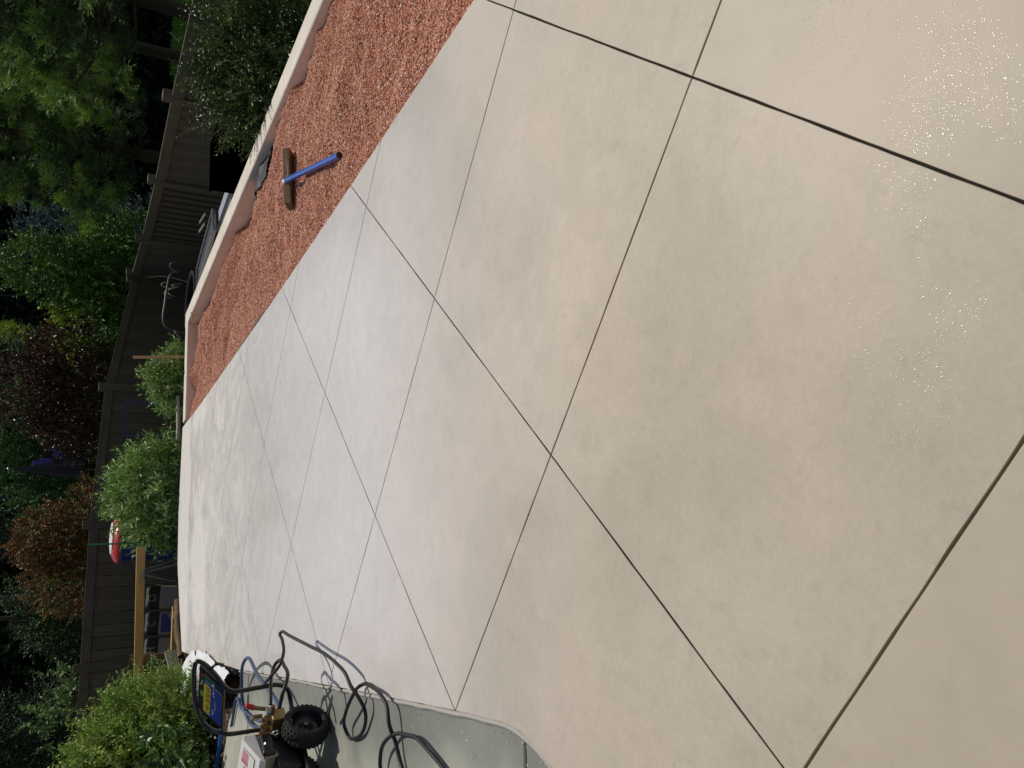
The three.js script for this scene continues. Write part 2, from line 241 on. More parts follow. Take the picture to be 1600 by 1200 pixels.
{
  const patio = struct('patio');
  const th = -1.07342763, ux = Math.cos(th), uz = Math.sin(th), vx = -Math.sin(th), vz = Math.cos(th), O = [0.8461, -1.6787], S = 1.2185, gap = 0.0030;
  let k = 0;
  for (let i = -6; i < 10; i++) for (let j = -8; j < 10; j++) {
    const u0 = ux * O[0] + uz * O[1] + S * i, v0 = vx * O[0] + vz * O[1] - S * j;       // cell u in [u0, u0+S], v in [v0-S, v0]
    let p = clip(clip(clip(clip(patioPoly, ux, uz, u0 + S - gap), -ux, -uz, -u0 - gap), vx, vz, v0 - gap), -vx, -vz, -(v0 - S) - gap);
    if (p.length < 3 || Math.abs(area(p)) < 0.002) continue;
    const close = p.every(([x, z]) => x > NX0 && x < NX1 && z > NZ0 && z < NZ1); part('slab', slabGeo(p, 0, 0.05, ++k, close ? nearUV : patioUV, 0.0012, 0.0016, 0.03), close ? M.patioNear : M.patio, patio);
  }
  { // drops of hose water left standing on the near slabs
    const r = rng(21), list = [], g = new THREE.SphereGeometry(1, 14, 4, 0, 6.2832, 0, 0.16); g.translate(0, -Math.cos(0.16), 0); g.scale(1 / Math.sin(0.16), 1 / Math.sin(0.16), 1 / Math.sin(0.16));
    for (let i = 0; i < 22000; i++) { const x = -0.15 + 1.7 * Math.pow(r(), 0.8), z = -0.72 - 0.75 * Math.pow(r(), 2) - (x > 0.45 ? 0.3 * r() : 0); const du = (((x - O[0]) * ux + (z - O[1]) * uz) / S % 1 + 1) % 1, dv = (((x - O[0]) * vx + (z - O[1]) * vz) / S % 1 + 1) % 1; if (Math.min(du, dv, 1 - du, 1 - dv) < 0.01 || z < -1.35 + 0.35 * Math.max(0, 0.5 - x) || fbm(x * 5 + 3, z * 5, 3, 44) < 0.46 + 0.12 * r()) continue; const s = 0.0006 + 0.0016 * r() * r(); list.push({ m: new THREE.Matrix4().compose(V(x, 0.0003 + 0.085 * s, z), new THREE.Quaternion().setFromEuler(new THREE.Euler(0, r() * 6, 0)), V(s * (0.8 + 0.6 * r()), s * (0.7 + 0.6 * r()), s)) }); }
    instanced('water_drops', g, phy([0.56, 0.48, 0.38], { roughness: 0.19, ior: 1.4 }), patio, list);
  }
  part('base', slabGeo(patioPoly.map((p) => [p[0], p[1]]), -0.042, 1.2, 5, patioUV, 0.004, 0, 5), M.joint, patio);
}
// the older grey walk on the left
{
  const walk = struct('walkway'), uvf = (x, z) => [(x + 6) / 5, (z + 8.5) / 8];
  const E = [[-2.58, -7.055], [-1.766, -4.415], [-1.29, -2.835], [-1.185, -2.46], [-1.165, -2.33], [-1.20, -2.09], [-1.32, -1.86], [-1.6, -1.62]].map((p) => [p[0] - 0.012, p[1]]);
  const far = [[-2.562, -6.93], [-2.75, -7.03], [-3.15, -7.38], [-3.62, -7.55], [-6, -8.3], [-6, -7.32], [-2.99, -6.56], [-2.487, -6.70]];
  part('slab', slabGeo(far, -0.012, 0.12, 81, uvf, 0.02, 0.003), M.old, walk);
  const mid = [[-2.478, -6.67], E[1], E[2], E[3], E[4], [-6, -1.35], [-6, -7.29], [-2.99, -6.53]];
  part('slab', slabGeo(mid, -0.012, 0.12, 82, uvf, 0.006, 0.002), M.old, walk);
  const near = [[E[4][0], E[4][1] + 0.01], E[5], E[6], E[7], [-4.2, -0.92], [-6, -0.92], [-6, -1.34]];
  part('slab', slabGeo(near, -0.012, 0.12, 83, uvf, 0.006, 0.002), M.old, walk);
  // slurry from the saw and broom dried along the seam
  const r = rng(7), list = []; const c = curve(E.slice(0, 7).map((p) => [p[0], 0, p[1]]));
  for (let i = 0; i < 420; i++) { const t = r(), p = c.getPointAt(t), o = Math.pow(r(), 4) * 0.16 * (fbm(t * 40, 1, 2, 3) > 0.45 ? 1 : 0.25), s = 0.002 + 0.006 * r() * r(); const m = new THREE.Matrix4().compose(V(p.x - o, -0.0115, p.z + o * 0.3), new THREE.Quaternion().setFromEuler(new THREE.Euler(0, r() * 6, 0)), V(s * (1 + r()), 0.0025, s)); list.push({ m, c: col(0.3 + 0.25 * r(), 0.29 + 0.22 * r(), 0.27 + 0.18 * r()) }); }
  instanced('splatter', new THREE.IcosahedronGeometry(1, 0), std([1, 1, 1], { roughness: 0.9 }), walk, list);
  const seam = []; for (let i = 0; i <= 90; i++) { const p = c.getPointAt(i / 90); seam.push([p.x - 0.004 + 0.006 * (vnoise(i * 0.7, 2, 5) - 0.5), -0.012, p.z]); }
  const sg = taper(seam, 0.008, 0.014, 160, 6); part('mortar_seam', sg, M.slurry, walk);
}

// ------------------------------------------------------------------ low concrete wall round the gravel
const wd = V(0.3051, 0, 0.9523).normalize(), wn = V(0.9523, 0, -0.3051).normalize(), wo = V(0.69, 0, -12.45);
const W = (s, o, y) => { const p = wo.clone().addScaledVector(wd, s).addScaledVector(wn, o); return [p.x, y, p.z]; };
{
  const wall = thing('concrete_wall', 'low pale concrete retaining wall with rounded top edge around the red gravel', 'wall');
  const prof = new THREE.Shape(); prof.moveTo(-0.22, -1.3); prof.lineTo(0, -1.3); prof.lineTo(0, -0.02); prof.quadraticCurveTo(0, 0, -0.02, 0); prof.lineTo(-0.195, 0); prof.quadraticCurveTo(-0.22, 0, -0.22, -0.028); prof.lineTo(-0.22, -1.3);
  const run = (s0, s1, along, across, origin) => { // profile x = offset across the wall, extruded along it
    const g = new THREE.ExtrudeGeometry(prof, { depth: s1 - s0, bevelEnabled: false, curveSegments: 8, steps: 1 }), m = new THREE.Matrix4().makeBasis(across, V(0, 1, 0), along); m.setPosition(origin.clone().addScaledVector(along, s0)); g.applyMatrix4(m);
    const p = g.attributes.position, uv = g.attributes.uv; for (let i = 0; i < p.count; i++) { const q = V(p.getX(i), 0, p.getZ(i)).sub(origin); uv.setXY(i, q.dot(along) * 0.8, (p.getY(i) + q.dot(across)) * 0.8); } g.computeVertexNormals(); return g;
  };
  part('wall_section', run(0, 3.05, wd, wn, wo), M.wall, wall); part('wall_section', run(3.056, 5.85, wd, wn, wo), M.wall, wall); part('wall_section', run(5.856, 9.2, wd, wn, wo), M.wall, wall); part('wall_section', run(9.206, 15.5, wd, wn, wo), M.wall, wall);
  const cd = wn.clone().negate(), cn = wd.clone().negate(); // the cross wall runs to the patio corner, its outer side away from us
  const g = run(0, 1.62, cd, cn, wo); // a left-handed basis flips faces: turn them back
  for (const k of ['position', 'normal', 'uv']) { const a = g.attributes[k]; for (let i = 0; i < a.count; i += 3) for (let c = 0; c < a.itemSize; c++) { const t = a.array[(i + 1) * a.itemSize + c]; a.array[(i + 1) * a.itemSize + c] = a.array[(i + 2) * a.itemSize + c]; a.array[(i + 2) * a.itemSize + c] = t; } } g.computeVertexNormals(); g.translate(0, -0.003, 0);
  part('wall_section', g, M.wall, wall);
}

// ------------------------------------------------------------------ the red gravel
const wallSide = [[0, -0.22], [0.25, -0.222], [1.2, -0.19], [2.1, -0.145], [3.05, -0.127], [4.3, -0.179], [4.9, -0.12], [5.5, -0.074], [6.4, -0.054], [7.1, -0.094], [9, -0.10], [16, -0.1]];
const prof1 = (t, x) => { for (let i = 1; i < t.length; i++) if (x <= t[i][0]) { const k = (x - t[i - 1][0]) / (t[i][0] - t[i - 1][0]); return mix(t[i - 1][1], t[i][1], k * k * (3 - 2 * k)); } return t[t.length - 1][1]; };
const crossSide = [[0, -0.22], [0.3, -0.219], [0.78, -0.062], [1.05, -0.16], [1.25, -0.09], [1.7, -0.05]];
const edgeX = (z) => 1.61 + 0.2885 * (z + 3.127) + (z < -11 ? 0.004 : 0);
function gravelPoint(s, t) { // s metres from the far corner along the wall, t 0 at the slab, 1 at the wall
  const b = wo.clone().addScaledVector(wd, s).addScaledVector(wn, -0.218); // inner face of the wall
  const z = b.z + (1 - t) * 0.10, xe = edgeX(z) - 0.012, x = mix(xe, b.x, t);
  return [x, z];
}
function gravelH(s, t) {
  let h = mix(-0.022, prof1(wallSide, s), sstep(0.15, 1, t)) + 0.02 * Math.sin(Math.PI * t) * sstep(0.2, 1.2, s);
  const q = (1 - t) * 1.55; h = mix(prof1(crossSide, q), h, sstep(0.15, 1.5, s));
  const n = fbm(s * 1.3, t * 2.2 + s * 0.15, 4, 55) - 0.5, r = fbm(s * 3.3 + t, t * 4, 3, 57) - 0.5;
  const k = 0.35 + 0.65 * sstep(0, 0.25, t);
  const rk = fbm(s * 9, t * 5 + s, 3, 58) - 0.5; h += k * ((0.15 + 0.09 * (1 - sstep(3, 5, s))) * n + 0.09 * r + 0.035 * rk) + 0.12 * Math.exp(-(((s - 2.5) / 0.55) ** 2) - ((t - 0.58) / 0.22) ** 2)  - 0.09 * Math.exp(-(((s - 1.5) / 0.4) ** 2) - ((t - 0.25) / 0.25) ** 2);
  return mix(Math.min(h, -0.012), h, sstep(0.08, 0.35, t));
}
{
  const bed = struct('gravel_bed'), S0 = 0.222, S1 = 12.6, ns = 420, nt = 64, g = new THREE.PlaneGeometry(1, 1, nt, ns), p = g.attributes.position, uv = g.attributes.uv;
  for (let i = 0; i < p.count; i++) { const t = p.getX(i) + 0.5, s = mix(S0, S1, 0.5 - p.getY(i)), [x, z] = gravelPoint(s, t); p.setXYZ(i, x, gravelH(s, t), z); uv.setXY(i, x * 2, z * 2); }
  g.computeVertexNormals(); part('gravel_mound', g, M.gravelBase, bed);
  const r = rng(99), list = [], Q = new THREE.Quaternion(), Eu = new THREE.Euler();
  const stone = new THREE.IcosahedronGeometry(1, 0); { const q = stone.attributes.position; for (let i = 0; i < q.count; i++) { const k = 1 + 0.45 * (hash(Math.round(q.getX(i) * 9), Math.round(q.getY(i) * 9), Math.round(q.getZ(i) * 9)) - 0.5); q.setXYZ(i, q.getX(i) * k, q.getY(i) * k, q.getZ(i) * k); } stone.computeVertexNormals(); }
  for (let i = 0; i < 320000; i++) {
    const s = S0 + (S1 - S0) * r(), t = r(); if (s > 10.6 && r() < 0.5) continue;
    const [x, z] = gravelPoint(s, t), sz = 0.0030 + 0.0042 * r() * r() + 0.0012 * r(), y = gravelH(s, t) + sz * (0.1 + 0.7 * r());
    Q.setFromEuler(Eu.set(r() * 6, r() * 6, r() * 6));
    const k = 0.8 + 0.45 * r(), h = r(); let c = h < 0.55 ? [0.68, 0.32, 0.205] : h < 0.74 ? [0.80, 0.48, 0.335] : h < 0.93 ? [0.30, 0.11, 0.068] : [0.86, 0.70, 0.56];
    list.push({ m: new THREE.Matrix4().compose(V(x, y, z), Q, V(sz * (0.8 + 0.7 * r()), sz * 0.75, sz)), c: col(c[0] * k, c[1] * k, c[2] * k) });
  }
  instanced('gravel', stone, M.chip, bed, list);
}

// ------------------------------------------------------------------ fences
const boardGeo = new RoundedBoxGeometry(1, 1, 1, 1, 0.04);
function fence(name, label, pts, bayWidths, frontSign) { // pts: [x, z, top of rail]
  const f = thing(name, label, 'fence'); let k = 0;
  const set = (nm, w, h, d, p, yaw, roll = 0, mi) => { const m = part(nm, boardGeo, M.fence[mi ?? (k++ * 7 + (k >> 1)) % 3], f, p, [0, 0, 0]); m.rotation.order = 'YXZ'; m.rotation.y = yaw; m.rotation.z = roll; m.scale.set(w, h, d); return m; };
  const r = rng(pts.length * 31);
  for (let i = 0; i < pts.length; i++) {
    const [x, z, y] = pts[i], a = pts[Math.min(i, pts.length - 2)], b = pts[Math.min(i, pts.length - 2) + 1], yaw = Math.atan2(-(b[1] - a[1]), b[0] - a[0]);
    const H = 2.1; set('post', 0.135, H, 0.11, [x, y + 0.10 - H / 2, z], yaw, (r() - 0.5) * 0.01);
    if (i === pts.length - 1) break;
    const c = pts[i + 1], L = Math.hypot(c[0] - x, c[1] - z), yw = Math.atan2(-(c[1] - z), c[0] - x), ux = (c[0] - x) / L, uz = (c[1] - z) / L, sl = (c[2] - y) / L, nx = -uz * frontSign, nz = ux * frontSign;
    const bw = bayWidths[i], n = Math.round((L - 0.12) / bw), w = (L - 0.12) / n;
    for (let j = 0; j < n; j++) {
      const t = 0.06 + w * (j + 0.5), top = y + sl * t - 0.012 - r() * 0.006, h = 1.78, gap = bw < 0.12 ? (j % 2 ? -0.075 : 0.02) : 0.012, al = bw < 0.12 && j % 2 ? -0.03 : 0;
      set('board', w - gap, h, 0.02, [x + ux * t + nx * (al + 0.004 * r()), top - h / 2, z + uz * t + nz * (al + 0.004 * r())], yw, (r() - 0.5) * 0.004);
    }
    const rl = Math.hypot(L, c[2] - y) - 0.14, mx = (x + c[0]) / 2, mz = (z + c[1]) / 2, my = (y + c[2]) / 2, ro = Math.atan2(c[2] - y, L);
    set('rail', rl, 0.135, 0.036, [mx + nx * 0.031, my - 0.0675, mz + nz * 0.031], yw, ro);
    set('rail', rl, 0.135, 0.036, [mx + nx * 0.031, my - 1.62, mz + nz * 0.031], yw, ro);
  }
  return f;
}
fence('wooden_fence', 'dark brown board fence with wide top rail behind the round willow bushes', [[1.50, -17.0, 0.47], [-0.537, -15.6, 0.86], [-2.784, -14.9, 0.975], [-4.913, -14.2, 0.99], [-7.1, -13.5, 1.0], [-9.3, -12.8, 1.0]], [0.19, 0.19, 0.19, 0.19, 0.19], -1);
fence('wooden_fence', 'dark brown board fence running down the right behind the dark shrub and black planter', [[1.62, -16.9, 0.49], [2.023, -15.0, 0.485], [2.616, -12.9, 0.485], [3.201, -10.7, 0.525], [3.79, -8.5, 0.54], [4.38, -6.3, 0.55], [4.97, -4.1, 0.55]], [0.15, 0.10, 0.17, 0.18, 0.18, 0.18], 1);

// ------------------------------------------------------------------ plants
function leafTris(L, Wd, fold, out, m) { // one leaf: base, two sides, tip, folded on its midrib
  const q = [[0, 0, 0], [-Wd / 2, fold, L * 0.42], [0, -fold * 0.3, L * 0.5], [Wd / 2, fold, L * 0.42], [0, -fold, L]].map((a) => V(...a).applyMatrix4(m));
  out.push([q[0], q[1], q[2]], [q[1], q[4], q[2]], [q[0], q[2], q[3]], [q[2], q[4], q[3]]);
}
function fromTris(tris) { const pos = new Float32Array(tris.length * 9); tris.forEach((t, i) => t.forEach((p, k) => p.toArray(pos, i * 9 + k * 3))); const g = new THREE.BufferGeometry(); g.setAttribute('position', new THREE.BufferAttribute(pos, 3)); g.computeVertexNormals(); g.setAttribute('uv', new THREE.BufferAttribute(new Float32Array(tris.length * 6), 2)); return g; }
function twig(seed, n, len, L, Wd, o = {}) { // a leafy shoot along +Y
  const r = rng(seed), tris = [], e = new THREE.Euler(), m = new THREE.Matrix4(), q = new THREE.Quaternion();
  for (let i = 0; i < n; i++) {
    const y = len * (0.08 + 0.92 * (i + r() * 0.6) / n), az = i * 2.4 + r() * 0.7, tilt = (o.tilt ?? 0.9) + (r() - 0.5) * 0.7, k = (0.7 + 0.5 * r()) * (1 - 0.3 * i / n);
    q.setFromEuler(e.set(-tilt, 0, 0)); // leaf axis +Z tilted upwards
    const q2 = new THREE.Quaternion().setFromEuler(new THREE.Euler(0, az, (r() - 0.5) * 0.8, 'YXZ')); q.premultiply(q2); q.multiply(new THREE.Quaternion().setFromAxisAngle(V(0, 0, 1), (r() - 0.5) * 1.4));
    m.compose(V(0, y, 0), q, V(k, k, k)); leafTris(L, Wd, Wd * (o.fold ?? 0.22), tris, m);
  }
  if (o.stem !== 0) { const w = o.stem ?? 0.0035; for (let k = 0; k < 3; k++) { const a = k * 2.1, b = a + 2.1; const A = V(Math.cos(a) * w, 0, Math.sin(a) * w), B = V(Math.cos(b) * w, 0, Math.sin(b) * w), T = V(0, len, 0); tris.push([A, T, B]); } }
  return fromTris(tris);
}
function needleTuft(seed, n, L, wd = 0.004) {
  const r = rng(seed), tris = [];
  for (let i = 0; i < n; i++) { const az = r() * 6.283, el = 0.25 + 1.05 * r(), y0 = 0.02 + 0.09 * r(), d = V(Math.cos(az) * Math.cos(el), Math.sin(el), Math.sin(az) * Math.cos(el)), s = V(-Math.sin(az), 0, Math.cos(az)).multiplyScalar(wd), b = V(0, y0, 0), l = L * (0.7 + 0.4 * r()), mid = b.clone().addScaledVector(d, l * 0.6), t = b.clone().addScaledVector(d, l).add(V(0, -0.012, 0)); tris.push([b.clone().sub(s), mid.clone().add(s), b.clone().add(s)], [mid.clone().sub(s), t, mid.clone().add(s)]); }
  return fromTris(tris);
}
const Y = V(0, 1, 0);
function place(r, p, dir, s, jitter = 1.0) { const d = dir.clone().normalize().add(V(r() - 0.5, r() - 0.5, r() - 0.5).multiplyScalar(jitter)).normalize(); const q = new THREE.Quaternion().setFromUnitVectors(Y, d).multiply(new THREE.Quaternion().setFromAxisAngle(Y, r() * 6.283)); return new THREE.Matrix4().compose(p, q, V(s, s, s)); }
function pickColor(r, pal, v = 0.25) { const c = pal[Math.floor(r() * pal.length)], k = 1 - v + 2 * v * r(); return col(c[0] * k, c[1] * k, c[2] * k); }
// lobes: [x, y, z, rx, ry, rz]; leafy shoots fill a thick uneven shell of each, with lumps and gaps
function foliage(parent, seed, geos, mat, lobes, n, size, pal, o = {}) {
  const r = rng(seed), lists = geos.map(() => []), vol = lobes.map((l) => Math.pow(l[3] * l[4] * l[5], 0.72)), tot = vol.reduce((a, b) => a + b, 0);
  lobes.forEach((l, li) => { const cnt = Math.round(n * vol[li] / tot);
    for (let i = 0; i < cnt; i++) {
      const u = 2 * r() - 1, a = r() * 6.283, q = Math.sqrt(1 - u * u), d = V(q * Math.cos(a), u, q * Math.sin(a));
      if (o.noBelow && d.y < o.noBelow) { i -= r() < 0.9 ? 1 : 0; continue; }
      const lump = 0.72 + 0.5 * fbm(Math.atan2(d.z, d.x) * 1.6 + 7 + li, d.y * 2.4 + 3, 3, seed + li), rad = lump * (1 - (o.thick ?? 0.45) * Math.pow(r(), 1.6));
      const p = V(l[0] + d.x * l[3] * rad, l[1] + d.y * l[4] * rad, l[2] + d.z * l[5] * rad);
      if (o.gap && fbm(p.x * o.gap + 30, p.y * o.gap + p.z * o.gap * 0.7 + 30, 2, seed + 5) < 0.36) continue;
      if (o.minY !== undefined && p.y < o.minY) continue;
      const dir = V(d.x / l[3], d.y / l[4], d.z / l[5]).normalize().multiplyScalar(1).add(V(0, o.up ?? 0.6, 0));
      lists[i % geos.length].push({ m: place(r, p, dir, size * (0.65 + 0.7 * r())), c: pickColor(r, o.palAt ? o.palAt(p, r) : pal) });
    } });
  lists.forEach((l, i) => { if (l.length) instanced('foliage', geos[i], mat, parent, l); });
}
function stems(parent, name, seed, base, tips, r0, r1, mat, wob = 0.12) {
  const r = rng(seed), gs = []; for (const t of tips) { const m = base.map((b, i) => mix(b, t[i], 0.5) + (i === 1 ? 0.1 : 1) * (r() - 0.5) * wob * 2); gs.push(taper([base, m, t], r0 * (0.7 + 0.5 * r()), r1, 8, 6)); }
  return part(name, merge(gs), mat, parent);
}
const tipsIn = (lobes, seed, n, f = 0.75) => { const r = rng(seed), out = []; for (let i = 0; i < n; i++) { const l = lobes[i % lobes.length], a = r() * 6.283, u = r() * 0.8 - 0.1; out.push([l[0] + Math.cos(a) * l[3] * f * r(), l[1] + u * l[4] * f, l[2] + Math.sin(a) * l[5] * f * r()]); } return out; };

const willowTwigs = [twig(1, 10, 0.24, 0.10, 0.032, { tilt: 0.75 }), twig(2, 8, 0.20, 0.108, 0.034, { tilt: 0.95 }), twig(3, 11, 0.28, 0.094, 0.03, { tilt: 0.7 })];
const smallTwigs = [twig(4, 13, 0.20, 0.036, 0.021), twig(5, 11, 0.16, 0.040, 0.023), twig(6, 16, 0.26, 0.034, 0.019)];
const broadTwigs = [twig(7, 9, 0.22, 0.085, 0.05), twig(8, 8, 0.18, 0.095, 0.055), twig(9, 11, 0.28, 0.078, 0.046)];
const bigTwigs = [twig(10, 12, 0.42, 0.13, 0.08, { stem: 0.006 }), twig(11, 14, 0.5, 0.12, 0.075, { stem: 0.006 })];
const tufts = [needleTuft(12, 34, 0.17, 0.0065), needleTuft(13, 30, 0.20, 0.0065), needleTuft(14, 38, 0.15, 0.006)];
const springTwigs = [twig(15, 13, 0.26, 0.066, 0.026, { tilt: 0.75 }), twig(16, 11, 0.22, 0.070, 0.027, { tilt: 0.95 }), twig(17, 15, 0.30, 0.062, 0.025, { tilt: 0.65 })];

const willowPal = [[0.28, 0.44, 0.11], [0.38, 0.52, 0.20], [0.17, 0.31, 0.06], [0.52, 0.62, 0.34], [0.22, 0.38, 0.08]];
{
  const t = thing('willow_bush', 'large round pale variegated willow bush behind the far edge of the patio', 'bush', [-1.93, -1.0, -12.75]);
  const L = [[0, 1.02, 0, 0.72, 0.74, 0.62], [0.38, 0.72, 0.12, 0.42, 0.45, 0.4], [-0.36, 0.8, 0.08, 0.44, 0.5, 0.42], [0.1, 1.32, 0.05, 0.42, 0.42, 0.4]];
  stems(t, 'stem', 61, [0, 0, 0], tipsIn(L, 5, 12), 0.02, 0.005, M.bark);
  foliage(t, 62, willowTwigs, M.leaf, L, 1900, 1.0, willowPal, { up: 0.6, gap: 2.0 });
}
{
  const t = thing('willow_bush', 'small pale willow bush partly hidden behind the concrete wall corner', 'bush', [-0.26, -1.15, -12.85]);
  const L = [[0, 0.95, 0, 0.40, 0.50, 0.4], [0.16, 1.05, 0.05, 0.30, 0.36, 0.3], [-0.2, 1.0, 0.0, 0.28, 0.34, 0.3], [0, 1.3, 0, 0.2, 0.22, 0.2]];
  stems(t, 'stem', 63, [0, 0, 0], tipsIn(L, 6, 8), 0.015, 0.004, M.bark);
  foliage(t, 64, willowTwigs, M.leaf, L, 1100, 0.85, willowPal, { up: 0.7 });
}
{
  const t = thing('shrub', 'dark small-leaved shrub with arching shoots between the concrete wall and right fence', 'shrub', [2.78, -1.2, -8.05]);
  const L = [[0, 1.05, 0, 0.58, 0.62, 0.62], [0.12, 1.38, 0.2, 0.40, 0.36, 0.45], [-0.1, 1.0, -0.5, 0.36, 0.46, 0.36], [0.25, 1.02, 0.6, 0.34, 0.46, 0.34]];
  stems(t, 'stem', 65, [0, 0, 0], tipsIn(L, 7, 16, 0.9), 0.018, 0.004, M.bark);
  foliage(t, 66, smallTwigs, M.glossLeaf, L, 2900, 1.3, [[0.075, 0.13, 0.035], [0.10, 0.165, 0.04], [0.06, 0.10, 0.035], [0.15, 0.22, 0.055]], { up: 0.5, gap: 2.2 });
  const r = rng(670), shoots = []; for (let i = 0; i < 26; i++) { const a = r() * 6.283, b = V(Math.cos(a) * 0.45, 1.15 + 0.4 * r(), Math.sin(a) * 0.55), d = V(Math.cos(a), 0.7 + 0.6 * r(), Math.sin(a)).normalize(); for (let k = 0; k < 3; k++) shoots.push({ m: place(r, b.clone().addScaledVector(d, 0.1 + k * 0.1), d, 0.9 - 0.15 * k, 0.12), c: pickColor(r, [[0.10, 0.15, 0.045], [0.13, 0.17, 0.06]]) }); }
  instanced('shoot', smallTwigs[2], M.glossLeaf, t, shoots);
}
{
  const t = thing('spirea_bush', 'big bright green fine-leaved bush at the left in front of the fence', 'bush', [-4.02, -0.15, -8.55]);
  const L = [[0, 0.66, 0, 0.60, 0.62, 0.55], [0.22, 0.60, -0.3, 0.5, 0.56, 0.5], [-0.35, 0.75, 0.15, 0.55, 0.62, 0.5], [-0.9, 0.75, 0.2, 0.6, 0.62, 0.6], [0.05, 0.95, -0.1, 0.4, 0.36, 0.4], [0.4, 0.45, -0.45, 0.35, 0.42, 0.4]];
  stems(t, 'stem', 67, [-0.2, 0, 0], tipsIn(L, 8, 18, 0.85), 0.014, 0.004, M.bark);
  foliage(t, 68, springTwigs, M.leaf, L, 4600, 0.85, [[0.20, 0.33, 0.04], [0.27, 0.42, 0.06], [0.16, 0.28, 0.04], [0.36, 0.46, 0.09], [0.31, 0.36, 0.09]], { up: 0.75 });
}
{ // broad-leaved plant in front of it, its larger leaves built one by one
  const t = thing('broadleaf_plant', 'broad-leaved dark green plant below the fine bush, beside the washer handle', 'plant', [-3.80, -0.05, -7.7]);
  const L = [[-0.1, 0.42, 0, 0.42, 0.36, 0.35], [-0.62, 0.48, 0.3, 0.55, 0.44, 0.45], [0.12, 0.42, -0.3, 0.26, 0.26, 0.26], [-0.4, 0.3, 0.35, 0.5, 0.3, 0.4]];
  stems(t, 'stem', 69, [-0.2, 0, 0.05], tipsIn(L, 9, 14, 0.95), 0.010, 0.003, M.bark);
  foliage(t, 70, broadTwigs, M.glossLeaf, L, 420, 0.8, [[0.08, 0.16, 0.04], [0.12, 0.23, 0.05], [0.17, 0.28, 0.06], [0.08, 0.13, 0.06]], { up: 0.6 });
  const r = rng(71), tr = []; leafTris(0.13, 0.085, 0.016, tr, new THREE.Matrix4()); const lg = fromTris(tr), mats = [[0.11, 0.21, 0.06], [0.17, 0.29, 0.07], [0.10, 0.18, 0.085]].map((c) => phy(c, { roughness: 0.36, transmission: 0.15, thickness: 0, side: THREE.DoubleSide }));
  for (let i = 0; i < 190; i++) { const l = L[i % 2], a = r() * 6.283, u = r() * 1.1 - 0.25, q = Math.sqrt(1 - Math.min(1, u * u)); const m = part('leaf', lg, mats[i % 3], t); m.position.set(l[0] + Math.cos(a) * q * l[3], l[1] + u * l[4], l[2] + Math.sin(a) * q * l[5]); m.rotation.set(0.1 + 0.7 * r(), a + r() - 1.3, (r() - 0.5) * 0.9, 'YXZ'); m.scale.setScalar(0.7 + 0.6 * r()); }
}
function tree(name, label, category, pos, seed, trunkPts, r0, r1, limbs, lobes, fol) {
  const t = thing(name, label, category, pos); const gs = [taper(trunkPts, r0, r1, 14, 9)];
  part('trunk', gs[0], M.bark, t);
  if (limbs) { const b = []; for (const l of limbs) b.push(taper(l, r0 * 0.35, r0 * 0.1, 8, 6)); part('limb', merge(b), M.bark, t); }
  for (const f of fol) foliage(t, seed + f.seed, f.geos, f.mat ?? M.leaf, f.lobes ?? lobes, f.n, f.size, f.pal, f.o ?? {});
  return t;
}
const limbsTo = (lobes, y0, seed, per = 3) => { const r = rng(seed), out = []; for (const l of lobes) for (let k = 0; k < per; k++) { const t = [l[0] + (r() - 0.5) * l[3] * 1.3, l[1] + (r() - 0.4) * l[4], l[2] + (r() - 0.5) * l[5] * 1.3]; const b = [0, y0 + r() * 0.8, 0]; out.push([b, [mix(b[0], t[0], 0.5), mix(b[1], t[1], 0.4) + 0.2, mix(b[2], t[2], 0.5)], t]); } return out; };
function pine(label, pos, H, R, seed, low, n) {
  const t = thing('pine_tree', label, 'pine tree', pos), r = rng(seed), br = [], L = [[], [], []];
  part('trunk', taper([[0, 0, 0], [0.05, H * 0.5, 0], [0, H, 0.03]], 0.15, 0.02, 16, 10), M.bark, t);
  for (let i = 0; i < n; i++) {
    const f = Math.pow((i + r()) / n, 0.9), y = mix(low, H * 0.97, f), a = i * 2.399 + r() * 0.6, len = R * (0.35 + 0.65 * Math.pow(1 - f, 0.75)) * (0.75 + 0.4 * r()), droop = -0.05 + 0.45 * f;
    const d = V(Math.cos(a), 0, Math.sin(a)), p0 = [0, y, 0], p1 = [d.x * len * 0.55, y + droop * len * 0.35, d.z * len * 0.55], p2 = [d.x * len, y + (droop + 0.25) * len * 0.6 + 0.1, d.z * len];
    br.push(taper([p0, p1, p2], 0.028, 0.008, 7, 5)); const c = curve([p0, p1, p2]);
    const nt = Math.round(len * 26); for (let k = 0; k < nt; k++) { const u = 0.28 + 0.72 * Math.pow(r(), 0.7), p = c.getPointAt(u), sp = 0.34 * (1.1 - u * 0.6); p.add(V((r() - 0.5) * 2 * sp, (r() - 0.3) * sp * 1.1, (r() - 0.5) * 2 * sp)); const dir = d.clone().multiplyScalar(0.8).add(V((r() - 0.5) * 1.2, 0.75, (r() - 0.5) * 1.2)); L[k % 3].push({ m: place(r, p, dir, 0.8 + 0.5 * r(), 0.3), c: pickColor(r, u > 0.78 ? [[0.28, 0.47, 0.07], [0.21, 0.40, 0.06], [0.34, 0.50, 0.09]] : [[0.09, 0.18, 0.045], [0.11, 0.22, 0.05], [0.12, 0.18, 0.08]]) }); }
  }
  part('branch', merge(br), M.bark, t); L.forEach((l, i) => instanced('needles', tufts[i], M.needle, t, l));
}
pine('tall long-needled pine over the right fence, nearest the frame edge', [5.3, -1.2, -13.4], 5.0, 1.75, 210, 2.0, 60);
pine('long-needled pine behind the right fence with drooping lower boughs', [3.75, -1.2, -16.6], 5.3, 1.55, 220, 1.75, 60);
pine('pine standing farther back between the two nearer pines', [6.4, -1.1, -18.6], 5.8, 1.7, 230, 2.2, 46);
